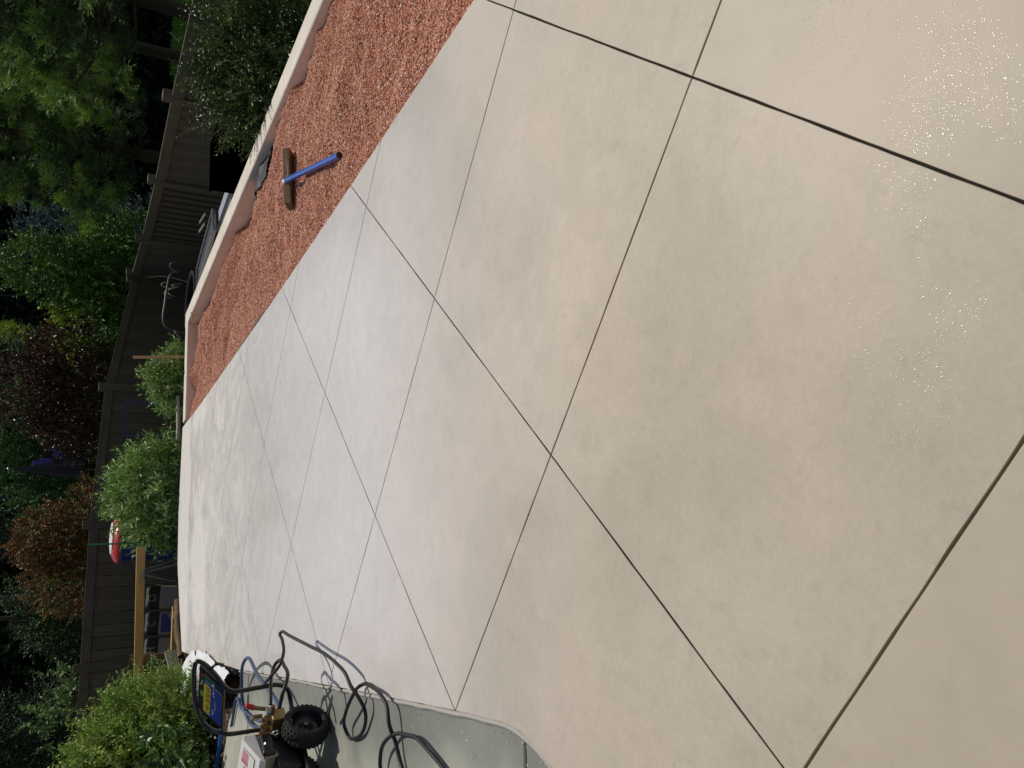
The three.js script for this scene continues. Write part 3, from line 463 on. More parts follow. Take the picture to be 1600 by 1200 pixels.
{
  const L = [[0, 2.0, 0, 1.0, 1.1, 1.0], [0.75, 1.75, 0.3, 0.75, 0.85, 0.7], [-0.75, 2.2, 0.1, 0.85, 0.95, 0.8], [0.1, 3.1, 0, 0.85, 0.9, 0.8], [-0.5, 3.6, -0.2, 0.7, 0.8, 0.7]];
  tree('maple_tree', 'bright green bushy maple behind the fence corner', 'tree', [1.5, -1.2, -18.9], 300, [[0, 0, 0], [0.05, 1.2, 0], [0, 3.6, 0]], 0.09, 0.02, limbsTo(L, 0.7, 301), L,
    [{ seed: 1, geos: broadTwigs, n: 3600, size: 1.0, pal: [[0.105, 0.221, 0.037], [0.140, 0.276, 0.045], [0.193, 0.331, 0.052], [0.088, 0.184, 0.037]], o: { up: 0.5, gap: 1.0, palAt: (p, r) => p.x < -0.5 && p.y > 2.4 ? [[0.350, 0.441, 0.045], [0.280, 0.404, 0.045]] : [[0.105, 0.221, 0.037], [0.140, 0.276, 0.045], [0.193, 0.331, 0.052], [0.088, 0.184, 0.037]] } }]);
}
{
  const L = [[0, 2.1, 0, 0.95, 1.05, 0.9], [0.6, 2.6, 0.1, 0.65, 0.75, 0.7], [-0.65, 2.2, 0.1, 0.7, 0.9, 0.7], [0, 3.2, 0, 0.75, 0.8, 0.7]];
  tree('plum_tree', 'dark purple-leaved plum shrub behind the fence above the small willow', 'tree', [-0.72, -1.1, -18.4], 310, [[0, 0, 0], [0.04, 1.2, 0], [0, 3.2, 0]], 0.07, 0.02, limbsTo(L, 0.7, 311), L,
    [{ seed: 1, geos: broadTwigs, n: 3000, size: 0.75, mat: M.glossLeaf, pal: [[0.096, 0.040, 0.030], [0.131, 0.055, 0.036], [0.070, 0.037, 0.030], [0.149, 0.092, 0.037]], o: { up: 0.4, gap: 1.3 } }]);
}
{
  const L = [[0, 1.9, 0, 0.9, 0.95, 0.8], [0.42, 1.95, 0.1, 0.5, 0.7, 0.55], [-0.75, 2.0, 0.1, 0.75, 0.85, 0.7], [-0.1, 2.6, 0.1, 0.55, 0.5, 0.55]];
  tree('ninebark_shrub', 'rusty red and olive-leaved shrub behind the fence over the blue barrel', 'shrub', [-3.25, -0.95, -16.7], 320, [[0, 0, 0], [0.04, 0.8, 0], [0, 2.3, 0]], 0.05, 0.015, limbsTo(L, 0.4, 321, 4), L,
    [{ seed: 1, geos: broadTwigs, n: 2900, size: 0.72, pal: [[0.245, 0.101, 0.033], [0.298, 0.129, 0.045], [0.193, 0.138, 0.037], [0.263, 0.221, 0.052], [0.140, 0.110, 0.037]], o: { up: 0.6, gap: 1.5 } }]);
}
{
  const L = [[0, 2.3, 0, 1.2, 1.3, 0.9], [1.0, 2.4, 0, 0.9, 1.2, 0.8], [-1.0, 2.3, 0.1, 1.0, 1.2, 0.8], [0.2, 3.4, 0, 1.0, 0.9, 0.8]];
  const t = tree('flowering_bush', 'green bush with small violet flower clusters beyond the fence, beside the closed umbrella', 'bush', [-2.1, -1.05, -21.4], 330, [[0, 0, 0], [0.05, 1.4, 0], [0, 3.4, 0]], 0.08, 0.02, limbsTo(L, 0.7, 331), L,
    [{ seed: 1, geos: broadTwigs, n: 3600, size: 1.0, pal: [[0.079, 0.184, 0.045], [0.096, 0.221, 0.052], [0.123, 0.239, 0.060]], o: { up: 0.5, gap: 1.0 } }]);
  const r = rng(333), fl = []; const bud = new THREE.IcosahedronGeometry(0.022, 0); for (const [x, y, z, s] of [[0.05, 2.72, 0.98, 0.16], [-0.15, 2.55, 1.0, 0.10], [-0.32, 2.8, 0.95, 0.12], [-0.38, 2.95, 0.95, 0.10]]) for (let i = 0; i < 60; i++) fl.push({ m: new THREE.Matrix4().compose(V(x + (r() - 0.5) * s * 1.6, y + (r() - 0.5) * s * 2, z + (r() - 0.5) * s), new THREE.Quaternion(), V(1, 1, 1).multiplyScalar(0.7 + 0.7 * r())), c: pickColor(r, [[0.22, 0.14, 0.62], [0.30, 0.22, 0.70]]) });
  instanced('flower', bud, std([1, 1, 1], { roughness: 0.8 }), t, fl);
}
function conifer(label, pos, H, R, seed, pal, nm = 'cypress_tree') {
  const L = []; for (let i = 0; i < 6; i++) { const f = i / 5; L.push([0.1 * Math.sin(i * 3), mix(0.8, H * 0.95, f), 0.1 * Math.cos(i * 2), R * (1 - 0.8 * f), H * 0.16, R * (1 - 0.8 * f)]); }
  tree(nm, label, 'tree', pos, seed, [[0, 0, 0], [0.02, H / 2, 0], [0, H, 0]], 0.1, 0.02, null, L, [{ seed: 2, geos: springTwigs, n: 2600, size: 1.25, pal, o: { up: 0.2, gap: 1.2 } }]);
}
const conPal = [[0.075, 0.15, 0.045], [0.10, 0.19, 0.05], [0.06, 0.12, 0.045]];
conifer('feathery green evergreen just left of the grey pole beyond the fence', [-5.6, -1.0, -19.6], 4.6, 1.1, 340, [[0.05, 0.10, 0.025], [0.075, 0.14, 0.03], [0.04, 0.08, 0.03]]);
conifer('dark evergreen behind the leafy sapling at the left', [-7.9, -1.0, -19.2], 4.8, 1.3, 350, [[0.03, 0.055, 0.02], [0.04, 0.07, 0.025]]);
conifer('blue-grey spruce far back between the pine and the maple', [3.1, -1.1, -25.5], 6.2, 1.6, 360, [[0.10, 0.15, 0.16], [0.08, 0.13, 0.14]], 'spruce_tree');
conifer('green evergreen far back behind the plum shrub', [-0.3, -1.1, -24.5], 6.2, 1.5, 370, conPal);
conifer('pale green evergreen behind the rusty shrub', [-4.1, -1.0, -22.6], 5.4, 1.3, 380, [[0.06, 0.12, 0.06], [0.05, 0.10, 0.05]]);
{ // slim sapling whose shoots rise above the fence
  const L = [[0.0, 2.05, 0, 0.34, 0.28, 0.3], [-0.25, 2.5, 0, 0.16, 0.30, 0.16], [0.32, 2.15, 0.1, 0.24, 0.22, 0.2], [-0.55, 2.1, 0.05, 0.18, 0.3, 0.18], [0.15, 1.85, 0.1, 0.4, 0.25, 0.3]];
  tree('maple_sapling', 'slim green maple sapling rising above the left end of the fence', 'tree', [-5.55, -0.95, -14.75], 390, [[0, 0, 0], [0.03, 0.9, 0], [-0.1, 2.0, 0]], 0.02, 0.008, limbsTo(L, 1.0, 391, 3), L,
    [{ seed: 1, geos: broadTwigs, n: 95, size: 1.0, pal: [[0.175, 0.294, 0.089], [0.228, 0.349, 0.104], [0.140, 0.239, 0.074]], o: { up: 0.7 } }]);
}
{ // the wood that closes the view
  const w = struct('woodland'); w.userData = { kind: 'stuff', label: 'dark mass of trees closing the view beyond the garden', category: 'woodland' };
  const r = rng(400), lists = [[], []], tr = [];
  for (let i = 0; i < 26; i++) { const x = -36 + i * 2.9 + (r() - 0.5) * 1.5, z = -30 - 5 * r() - 0.006 * x * x * -1; tr.push(taper([[x, -1.2, z], [x + (r() - 0.5), 2, z], [x + (r() - 0.5), 5, z]], 0.2, 0.05, 6, 6)); }
  for (let i = 0; i < 66000; i++) { const x = -42 + 84 * r(), cell = Math.floor(x / 2.9), hgt = 5.2 + 1.8 * hash(cell, 3, 7), z = -28.2 - 7 * r() + 0.01 * x * x - 1.2 * hash(cell, 5, 1), y = -1.1 + hgt * r(); lists[i % 2].push({ m: place(r, V(x, y, z), V(r() - 0.5, 0.5, 0.8), 1.5 + 1.1 * r(), 0.9), c: pickColor(r, [[0.03, 0.055, 0.02], [0.04, 0.07, 0.025], [0.025, 0.045, 0.02]]) }); }
  part('trunk', merge(tr), M.bark, w); lists.forEach((l, i) => instanced('foliage', bigTwigs[i], M.glossLeaf, w, l));
}
{ // blades on the sunny strip of lawn seen over the right fence
  const r = rng(410), tris = []; for (let i = 0; i < 7; i++) { const a = r() * 6.28, d = V(Math.cos(a), 0, Math.sin(a)), s = V(-d.z, 0, d.x).multiplyScalar(0.006), b = d.clone().multiplyScalar(0.03 * r()), t = b.clone().addScaledVector(d, 0.04).add(V(0, 0.09 + 0.05 * r(), 0)); tris.push([b.clone().sub(s), b.clone().add(s), t]); }
  const g = fromTris(tris), list = []; for (let i = 0; i < 14000; i++) { const x = 5.5 + 8 * r(), z = -25 + 7 * r(); list.push({ m: place(r, V(x, bank(x, z) - 0.05, z), Y, 1 + 0.8 * r(), 0.2), c: pickColor(r, [[0.08, 0.17, 0.02], [0.10, 0.20, 0.025]]) }); }
  const im = instanced('grass', g, M.leaf, scene, list); im.userData = { kind: 'stuff', label: 'sunlit strip of lawn seen over the right fence', category: 'grass' };
}

// ------------------------------------------------------------------ things beyond the fence
{
  const u = thing('garden_umbrella', 'closed dark grey patio umbrella poking up beyond the fence', 'umbrella', [-2.5, -1.05, -19.9]);
  part('pole', cyl(0.022, 0.022, 3.42, 0, 1.71, 0, 12), M.darkSteel, u);
  const g = new THREE.ConeGeometry(0.21, 1.45, 24, 6, true), p = g.attributes.position; for (let i = 0; i < p.count; i++) { const a = Math.atan2(p.getZ(i), p.getX(i)), k = 1 + 0.3 * Math.sin(a * 8); p.setX(i, p.getX(i) * k); p.setZ(i, p.getZ(i) * k); } g.computeVertexNormals(); g.translate(0, 2.78, 0);
  part('canopy', g, std([0.06, 0.06, 0.066], { roughness: 0.85, side: THREE.DoubleSide }), u); part('finial', new THREE.SphereGeometry(0.035, 12, 8).translate(0, 3.46, 0), M.steel, u);
}
single('wooden_pole', taper([[0, 0, 0], [0.02, 2, 0], [0.08, 4.6, 0]], 0.085, 0.07, 10, 12), M.greyWood, 'plain grey pole standing beyond the fence left of the rusty shrub', 'pole', [-5.55, -1.05, -20.9]);

// ------------------------------------------------------------------ things between patio and fence
{ // barrel with red cover
  const b = thing('barrel', 'blue plastic barrel with a red and white lid behind the willow bush', 'barrel', [-2.72, -0.95, -13.35]);
  const pr = [[0, 0], [0.27, 0], [0.30, 0.03], [0.315, 0.4], [0.325, 0.44], [0.315, 0.48], [0.32, 0.95], [0.33, 0.99], [0.32, 1.03], [0.325, 1.5], [0.34, 1.52]].map((p) => new THREE.Vector2(...p));
  part('body', new THREE.LatheGeometry(pr, 40), M.bluePlastic, b);
  part('rim', new THREE.TorusGeometry(0.345, 0.014, 10, 48).rotateX(Math.PI / 2).translate(0, 1.53, 0), phy([0.05, 0.09, 0.5], { roughness: 0.35 }), b);
  const lidP = [[0.36, 0], [0.365, 0.025], [0.33, 0.07], [0.24, 0.115], [0.1, 0.14], [0, 0.143]].map((p) => new THREE.Vector2(...p));
  part('lid', new THREE.LatheGeometry(lidP, 40).translate(0, 1.545, 0), phy([0.50, 0.035, 0.03], { roughness: 0.35 }), b);
  const cap = new THREE.LatheGeometry([[0.235, 0.002], [0.225, 0.014], [0.1, 0.03], [0, 0.034]].map((p) => new THREE.Vector2(...p)), 36); cap.translate(0.02, 1.545 + 0.115, 0.02); part('lid_panel', cap, M.white, b);
}
single('garden_stake', bar([0, 0, 0], [0.01, 1.75, 0], 0.012, 10), phy([0.02, 0.22, 0.07], { roughness: 0.4 }), 'thin green garden stake standing upright in front of the blue barrel', 'stake', [-2.63, -0.7, -12.55]);
single('wooden_stake', taper([[0.12, -1.1, 0.05], [0.05, 0, 0.02], [0, 0.65, 0]], 0.028, 0.022, 8, 10), M.paleWood, 'leaning weathered wooden stake sticking up from the small willow bush', 'stake', [0.013, 0, -12.42]);
{
  const f = thing('garden_screen', 'thin empty blue screen frame leaning on the fence right of the large willow bush', 'screen', [-1.02, 0, -14.6], -0.3);
  const fr = phy([0.05, 0.065, 0.19], { roughness: 0.5 }), w = 0.62, h = 1.35, fm = [box(w, 0.03, 0.03, 0, h / 2, 0), box(w, 0.03, 0.03, 0, -h / 2, 0), box(0.03, h - 0.034, 0.03, -w / 2 + 0.015, 0, 0), box(0.03, h - 0.034, 0.03, w / 2 - 0.015, 0, 0)];
  fm.forEach((g, k) => part(k < 2 ? 'rail' : 'stile', g, fr, f, [0, -0.1, 0], [-0.1, 0, 0]));
}
single('log', taper([[0, 0, 0], [0.4, 0.015, 0.05], [0.85, 0.05, 0.0]], 0.035, 0.025, 10, 10), M.paleBark, 'pale branch lying between the two willow bushes behind the patio edge', 'branch', [-1.35, -0.03, -12.55]);
{ // sawhorse and beam
  const s = thing('sawhorse', 'grey metal sawhorse holding the right end of the yellow beam', 'sawhorse', [-2.95, -0.72, -12.15]);
  const top = 1.06, leg = (x, z) => bar([x, 0, z], [0.02 * Math.sign(x), top, z * 0.35], 0.016, 8);
  for (const [x, z] of [[0.27, 0.2], [-0.27, 0.2], [0.27, -0.2], [-0.27, -0.2]]) part('leg', leg(x, z), M.darkSteel, s);
  part('brace', bar([0.115, 0.6, 0.135], [-0.115, 0.6, 0.135], 0.012), M.steel, s); part('brace', bar([0.115, 0.6, -0.135], [-0.115, 0.6, -0.135], 0.012), M.darkSteel, s); part('saddle', box(0.09, 0.03, 0.34, 0, top + 0.012, 0, 0.004), M.darkSteel, s);
  single('timber_beam', plankGeo([-2.60, 0.402, -12.16], [-4.62, 0.335, -11.85], 0.05, 0.11), M.yellowWood, 'long yellow timber beam lying across the sawhorse', 'beam');
  single('timber_post', merge([taper([[0, -0.8, 0], [0, 0.0, 0], [0.01, 0.46, 0]], 0.055, 0.055, 8, 12)]), M.barkWood, 'short brown timber post by the left end of the yellow beam', 'post', [-4.13, 0, -12.1]);
}
{ // bags of cement under the beam
  const tex = (kind) => { const c = document.createElement('canvas'); c.width = c.height = 128; const x = c.getContext('2d'); x.fillStyle = '#0d0d10'; x.fillRect(0, 0, 128, 128); x.fillStyle = '#8a8a86'; x.fillRect(0, 52, 128, 76); x.strokeStyle = x.fillStyle = '#8f8d82'; x.lineWidth = 4;
    if (kind === 0) { x.strokeRect(46, 10, 30, 24); x.fillStyle = '#7d7f86'; for (let i = 0; i < 4; i++) x.fillRect(20, 64 + i * 13, 90, 5); }
    if (kind === 1) { x.beginPath(); x.arc(64, 24, 13, 0.6, 5.7); x.stroke(); x.fillStyle = '#2a3a86'; x.beginPath(); x.moveTo(12, 60); x.lineTo(112, 60); x.lineTo(112, 80); x.lineTo(12, 116); x.fill(); }
    if (kind === 2) { x.fillRect(44, 10, 6, 30); x.fillRect(66, 10, 6, 30); x.fillRect(44, 22, 28, 5); }
    const t = new THREE.CanvasTexture(c); t.colorSpace = THREE.SRGBColorSpace; return t; };
  ['cement bag with a square mark, rightmost under the beam', 'cement bag with a blue wedge print, in the middle under the beam', 'plain pale cement bag, leftmost under the beam'].forEach((l, i) => {
    const g = new RoundedBoxGeometry(0.33, 0.46, 0.15, 5, 0.06), p = g.attributes.position, uv = g.attributes.uv; for (let k = 0; k < p.count; k++) { const n = 1 + 0.10 * (fbm(p.getX(k) * 9 + i * 5, p.getY(k) * 9, 2, 8) - 0.5); uv.setXY(k, p.getX(k) / 0.33 + 0.5, p.getY(k) / 0.46 + 0.5); p.setXYZ(k, p.getX(k) * n, p.getY(k), p.getZ(k) * n * (1 + 0.3 * (0.5 - Math.abs(p.getY(k)) / 0.46))); } g.computeVertexNormals();
    single('cement_bag', g, std([1, 1, 1], { map: tex(i), roughness: 0.6 }), 'standing ' + l, 'bag', [-3.44 - i * 0.345, 0.02, -12.62 + i * 0.1], [-0.15, 0.28 + 0.06 * i, 0]);
  });
  single('pallet', merge([...[0, 1, 2, 3].map((i) => box(1.25, 0.02, 0.1, 0, 0.1, -0.24 + i * 0.16)), box(0.06, 0.08, 0.62, -0.55, 0.045, 0), box(0.06, 0.08, 0.62, 0, 0.045, 0), box(0.06, 0.08, 0.62, 0.55, 0.045, 0)]), M.brownWood, 'dark wooden pallet under the cement bags', 'pallet', [-3.78, -0.33, -12.5], [0, 0.28, 0]);
}
{ // offcuts at the far left corner of the patio
  single('timber_board', plankGeo([-3.30, -0.02, -11.62], [-3.92, -0.01, -11.38], 0.09, 0.055), M.yellowWood, 'short yellow timber board on the patio corner with a dark band', 'board');
  const g = taper([[-3.10, -0.03, -11.2], [-3.4, -0.02, -11.02], [-3.68, -0.035, -10.72]], 0.07, 0.05, 30, 14), p = g.attributes.position; for (let i = 0; i < p.count; i++) { const n = 0.02 * (fbm(p.getX(i) * 30, p.getZ(i) * 30 + p.getY(i) * 40, 3, 4) - 0.5) * 2; p.setY(i, p.getY(i) + n); } g.computeVertexNormals();
  single('log', g, M.barkWood, 'rough bark-covered timber lying along the far left patio corner', 'log');
  single('edging_board', plankGeo([-3.82, 0.03, -11.35], [-3.95, 0.02, -9.55], 0.04, 0.14), M.greyWood, 'grey weathered edging board running left from the timber pile', 'board');
}
// ------------------------------------------------------------------ right side, behind the low wall
{
  const t = thing('planter_box', 'long black planter box with a pale rim between wall and right fence', 'planter');
  const m = new THREE.Matrix4().makeBasis(wd, Y, wn.clone().negate().multiplyScalar(-1)); // along wall, up, outward
  const add = (nm, g, mat) => { g.applyMatrix4(new THREE.Matrix4().makeBasis(wd.clone().negate(), Y, wn.clone().negate())); const o = W(3.35, 0.75, 0); g.translate(o[0], 0, o[2]); part(nm, g, mat, t); };
  add('box', merge([box(1.0, 1.15, 0.02, 0, -0.47, 0.29), box(1.0, 1.15, 0.02, 0, -0.47, -0.29), box(0.02, 1.15, 0.556, 0.49, -0.47, 0), box(0.02, 1.15, 0.556, -0.49, -0.47, 0), box(0.955, 0.02, 0.555, 0, -0.1, 0)]), M.blackMatte);
  add('rim', merge([box(1.04, 0.018, 0.035, 0, 0.116, 0.295), box(1.04, 0.018, 0.035, 0, 0.116, -0.295), box(0.035, 0.018, 0.55, 0.5, 0.116, 0), box(0.035, 0.018, 0.55, -0.5, 0.116, 0)]), std([0.09, 0.095, 0.10], { roughness: 0.35 }));
}
{
  const P = (s, o, y) => W(s, o, y);
  const slab = (name, s, o, y, l, w, h, yaw, mat, label, cat) => single(name, new RoundedBoxGeometry(l, h, w, 2, 0.006), mat, label, cat, P(s, o, y), [0, Math.atan2(-wd.z, wd.x) + yaw, 0]);
  slab('stone_slab', 1.88, 0.79, -0.2, 1.05, 0.17, 0.06, 0.07, std([0.34, 0.38, 0.43], { roughness: 0.8, bumpMap: grit, bumpScale: 0.004 }), 'pale blue-grey stone slab lying behind the wall beside the black planter', 'slab');
  slab('timber_board', 1.85, 0.52, -0.2, 1.3, 0.10, 0.05, 0.06, M.greyWood, 'brown-grey board lying between the wall and the pale stone slab', 'board');
  for (const [s, o, l] of [[2.05, 0.56, 'upper of the two thin pale stakes standing beside the stone slab'], [2.02, 0.44, 'lower of the two thin pale stakes standing beside the stone slab']]) single('wooden_stake', plankGeo(P(s, o, 0.05), P(s - 0.62, o + 0.18, 0.03), 0.03, 0.018), M.greyWood, l, 'stake');
  const t = thing('metal_tray', 'dark shallow tray with thin pale edges lying behind the wall near its corner', 'tray', P(0.95, 0.58, -0.13), Math.atan2(-wd.z, wd.x) + 0.2);
  part('panel', box(1.35, 0.02, 0.32), std([0.02, 0.023, 0.03], { roughness: 0.45 }), t);
  part('edge', merge([box(1.39, 0.05, 0.014, 0, 0.012, 0.168), box(1.39, 0.05, 0.014, 0, 0.012, -0.168), box(0.014, 0.05, 0.32, 0.689, 0.012, 0), box(0.014, 0.05, 0.32, -0.689, 0.012, 0)]), std([0.42, 0.43, 0.45], { roughness: 0.4, metalness: 0.6 }), t);
}
{ // black tub with a grey hose over it at the fence corner
  const b = thing('tub', 'black round tub standing in the dark by the fence corner', 'tub', [0.98, -1.42, -14.3]);
  part('body', new THREE.LatheGeometry([[0, 0], [0.42, 0], [0.46, 0.05], [0.5, 1.1], [0.53, 1.13], [0.53, 1.17], [0.49, 1.17], [0.47, 1.1], [0.44, 0.4], [0, 0.38]].map((p) => new THREE.Vector2(...p)), 36), M.blackMatte, b);
  single('grey_hose', tube([[1.45, 0.0, -14.35], [1.40, 0.06, -14.3], [1.10, 0.12, -14.1], [0.88, 0.14, -14.05], [0.66, 0.15, -14.05], [0.56, 0.11, -14.1], [0.5, 0.0, -14.15], [0.47, -0.2, -14.2]], 0.018, 50, 8), std([0.16, 0.16, 0.165], { roughness: 0.5 }), 'grey hose curving over the black tub at the fence corner', 'hose');
  const r = rng(510); const gs = []; for (let i = 0; i < 5; i++) { const x = 1.42 + 0.35 * (r() - 0.5), y = -0.15 + 0.5 * r(), z = -15.3 + 0.5 * (r() - 0.5), a = r() * 6; gs.push(taper([[x, y - 0.08, z], [x + 0.05 * Math.cos(a), y + 0.02, z + 0.03], [x + 0.12 * Math.cos(a), y + 0.07, z + 0.05], [x + 0.2 * Math.cos(a), y + 0.03, z + 0.09], [x + 0.22 * Math.cos(a), y - 0.05, z + 0.1]], 0.011, 0.005, 16, 5)); } gs.push(taper([[1.42, -0.95, -15.3], [1.40, -0.4, -15.28], [1.46, 0.05, -15.3], [1.40, 0.36, -15.27]], 0.013, 0.006, 16, 5));
  single('vine', merge(gs), M.paleBark, 'dry curling vine stems on the fence corner above the tub', 'vine');
  single('leaf_scrap', (() => { const t = []; leafTris(0.22, 0.09, 0.02, t, new THREE.Matrix4()); return fromTris(t); })(), phy([0.42, 0.44, 0.40], { roughness: 0.6, side: THREE.DoubleSide }), 'single pale dry leaf hanging behind the wall corner', 'leaf', [0.36, -0.02, -13.1], [-0.7, 0.5, 0.8]);
}
// ------------------------------------------------------------------ on the gravel
{
  const f = thing('hand_screed', 'home-made screed, brown board with a blue pipe handle, lying on the red gravel', 'hand tool');
  const gh = (x, z) => { const s = V(x, 0, z).sub(wo).dot(wd); let t = 0.5; for (let i = 0; i < 12; i++) { const [px] = gravelPoint(s, t); t += (x - px) / 1.7; } return gravelH(s, Math.min(1, Math.max(0, t))); };
  const top = Math.max(gh(1.68, -6.40), gh(1.23, -6.20), gh(1.46, -6.30)) + 0.03, a = [1.685, top, -6.40], b = [1.225, top, -6.21];
  part('board', (() => { const A = V(...a), B = V(...b), L = A.distanceTo(B), g = new RoundedBoxGeometry(L, 0.055, 0.10, 2, 0.004); g.applyMatrix4(new THREE.Matrix4().compose(A.add(B).multiplyScalar(0.5), new THREE.Quaternion().setFromEuler(new THREE.Euler(0.65, Math.atan2(-(b[2] - a[2]), b[0] - a[0]), 0, 'YXZ')), V(1, 1, 1))); return g; })(), M.brownWood, f);
  const hA = V(1.415, top + 0.047, -6.23), hB = V(1.351, gh(1.351, -4.98) + 0.026, -4.98), d = hB.clone().sub(hA).normalize();
  part('handle', bar(hA.clone().addScaledVector(d, 0.045).toArray(), hB.toArray(), 0.021, 20), M.blueSteel, f);
  part('bolt', bar(hA.clone().addScaledVector(d, -0.03).toArray(), hA.clone().addScaledVector(d, 0.05).toArray(), 0.017, 16), M.white, f);
  part('end_ring', new THREE.TorusGeometry(0.0205, 0.0025, 6, 20).applyQuaternion(new THREE.Quaternion().setFromUnitVectors(V(0, 0, 1), d)).translate(hB.x, hB.y, hB.z), M.darkSteel, f);
  part('pipe_bore', cyl(0.0175, 0.0175, 0.01, 0, 0, 0, 18).applyQuaternion(new THREE.Quaternion().setFromUnitVectors(Y, d)).translate(hB.x + d.x * -0.003, hB.y + d.y * -0.003, hB.z + d.z * -0.003), M.black, f);
  part('wire', tube([[1.64, top + 0.026, -6.35], [1.56, top + 0.035, -6.27], [1.48, top + 0.036, -6.21], [1.42, top + 0.044, -6.20]], 0.002, 20, 6), M.steel, f);
}
{
  const g = sheet(-0.5, 0.5, -0.5, 0.5, 30, 12, (x, z) => 0, 1), p = g.attributes.position; for (let i = 0; i < p.count; i++) { const u = p.getX(i), v = p.getZ(i), s = 4.75 - u * 0.75, tt = 0.93 + v * 0.14 * (1 - 1.2 * u * u), [x, z] = gravelPoint(s, tt); p.setXYZ(i, x, gravelH(s, Math.min(1, tt)) + 0.016 + 0.03 * fbm(u * 6, v * 4, 3, 19), z); } g.computeVertexNormals();
  single('ground_fabric', g, std([0.012, 0.013, 0.018], { roughness: 0.6, side: THREE.DoubleSide }), 'crumpled black ground fabric showing at the wall foot beyond the screed board', 'fabric');
  single('thin_stick', bar([0.675, 0.012, -11.72], [0.39, -0.15, -11.98], 0.007, 6), M.paleWood, 'thin pale stick leaning on the wall at the far corner of the gravel', 'stick');
}

// ------------------------------------------------------------------ left edge: plastic sheet, rubble
{
  const A = curve([[-3.45, -0.035, -10.0], [-3.18, -0.03, -9.4], [-2.86, -0.02, -8.2], [-2.66, -0.01, -7.18]]), B = curve([[-3.85, -0.02, -9.9], [-3.62, -0.02, -9.0], [-3.25, -0.02, -8.0], [-3.0, -0.01, -7.42]]);
  const g = new THREE.PlaneGeometry(1, 1, 90, 26), p = g.attributes.position; for (let i = 0; i < p.count; i++) { const u = p.getX(i) + 0.5, v = p.getY(i) + 0.5, a = A.getPointAt(u), b = B.getPointAt(u), e = 0.30 * (fbm(u * 11, v < 0.5 ? 1 : 9, 3, 3) - 0.5); const ue = Math.min(1, Math.max(0, u + 0.10 * (fbm(v * 5, u < 0.5 ? 3 : 7, 3, 6) - 0.5) * (1 - Math.min(1, 4 * Math.min(u, 1 - u))))); A.getPointAt(ue, a); B.getPointAt(ue, b); const q = a.lerp(b, Math.max(-0.02, Math.min(1.1, v + e))); const f = fbm(u * 16, v * 5, 4, 27), ridge = 1 - Math.abs(2 * fbm(u * 9 + 5, v * 3, 3, 29) - 1); p.setXYZ(i, q.x, q.y + 0.05 * f + 0.06 * ridge * ridge * Math.sin(Math.PI * v) + 0.02, q.z); } g.computeVertexNormals();
  single('plastic_sheet', g, M.whitePlastic, 'crumpled white plastic sheet lying along the left edge of the patio behind the washer', 'plastic sheet');
  const r = rng(600), list = [], c = curve([[-3.50, -0.03, -10.35], [-3.2, -0.03, -9.4], [-2.9, -0.03, -8.35], [-2.62, -0.03, -7.25]]), st = new THREE.DodecahedronGeometry(1, 0);
  for (let i = 0; i < 420; i++) { const q = c.getPointAt(r()), s = 0.012 + 0.03 * r() * r(); list.push({ m: new THREE.Matrix4().compose(V(q.x - 0.02 + (r() - 0.5) * 0.12, -0.045 + 0.03 * r(), q.z), new THREE.Quaternion().setFromEuler(new THREE.Euler(r() * 6, r() * 6, r() * 6)), V(s, s * 0.6, s * 0.8)), c: pickColor(r, [[0.05, 0.05, 0.048], [0.08, 0.078, 0.07], [0.03, 0.03, 0.03], [0.14, 0.13, 0.12]]) }); }
  const o = instanced('rubble', st, std([1, 1, 1], { roughness: 0.9 }), scene, list); o.userData = { kind: 'stuff', label: 'dark broken rubble between patio edge and white plastic sheet', category: 'rubble' };
  const ml = []; for (let i = 0; i < 3200; i++) { const x = -5.2 + 2.5 * r(), z = -9.3 + 2.2 * r(); const s = 0.006 + 0.016 * r(); ml.push({ m: new THREE.Matrix4().compose(V(x, terrain(x, z) + 0.004, z), new THREE.Quaternion().setFromEuler(new THREE.Euler(r() * 0.8, r() * 6, r() * 0.8)), V(s * 2, s * 0.35, s)), c: pickColor(r, [[0.10, 0.055, 0.03], [0.16, 0.09, 0.05], [0.06, 0.035, 0.022], [0.24, 0.16, 0.10]]) }); }
  const mu = instanced('bark_mulch', st, std([1, 1, 1], { roughness: 0.95 }), scene, ml); mu.userData = { kind: 'stuff', label: 'brown bark mulch under the bushes on the left', category: 'mulch' };
  single('blue_pipe', plankGeo([-3.30, 0.004, -7.57], [-3.85, 0.004, -7.77], 0.022, 0.034, 0.008), phy([0.03, 0.16, 0.62], { roughness: 0.35 }), 'bright blue plastic strip along the far edge of the grey walkway', 'strip');
}

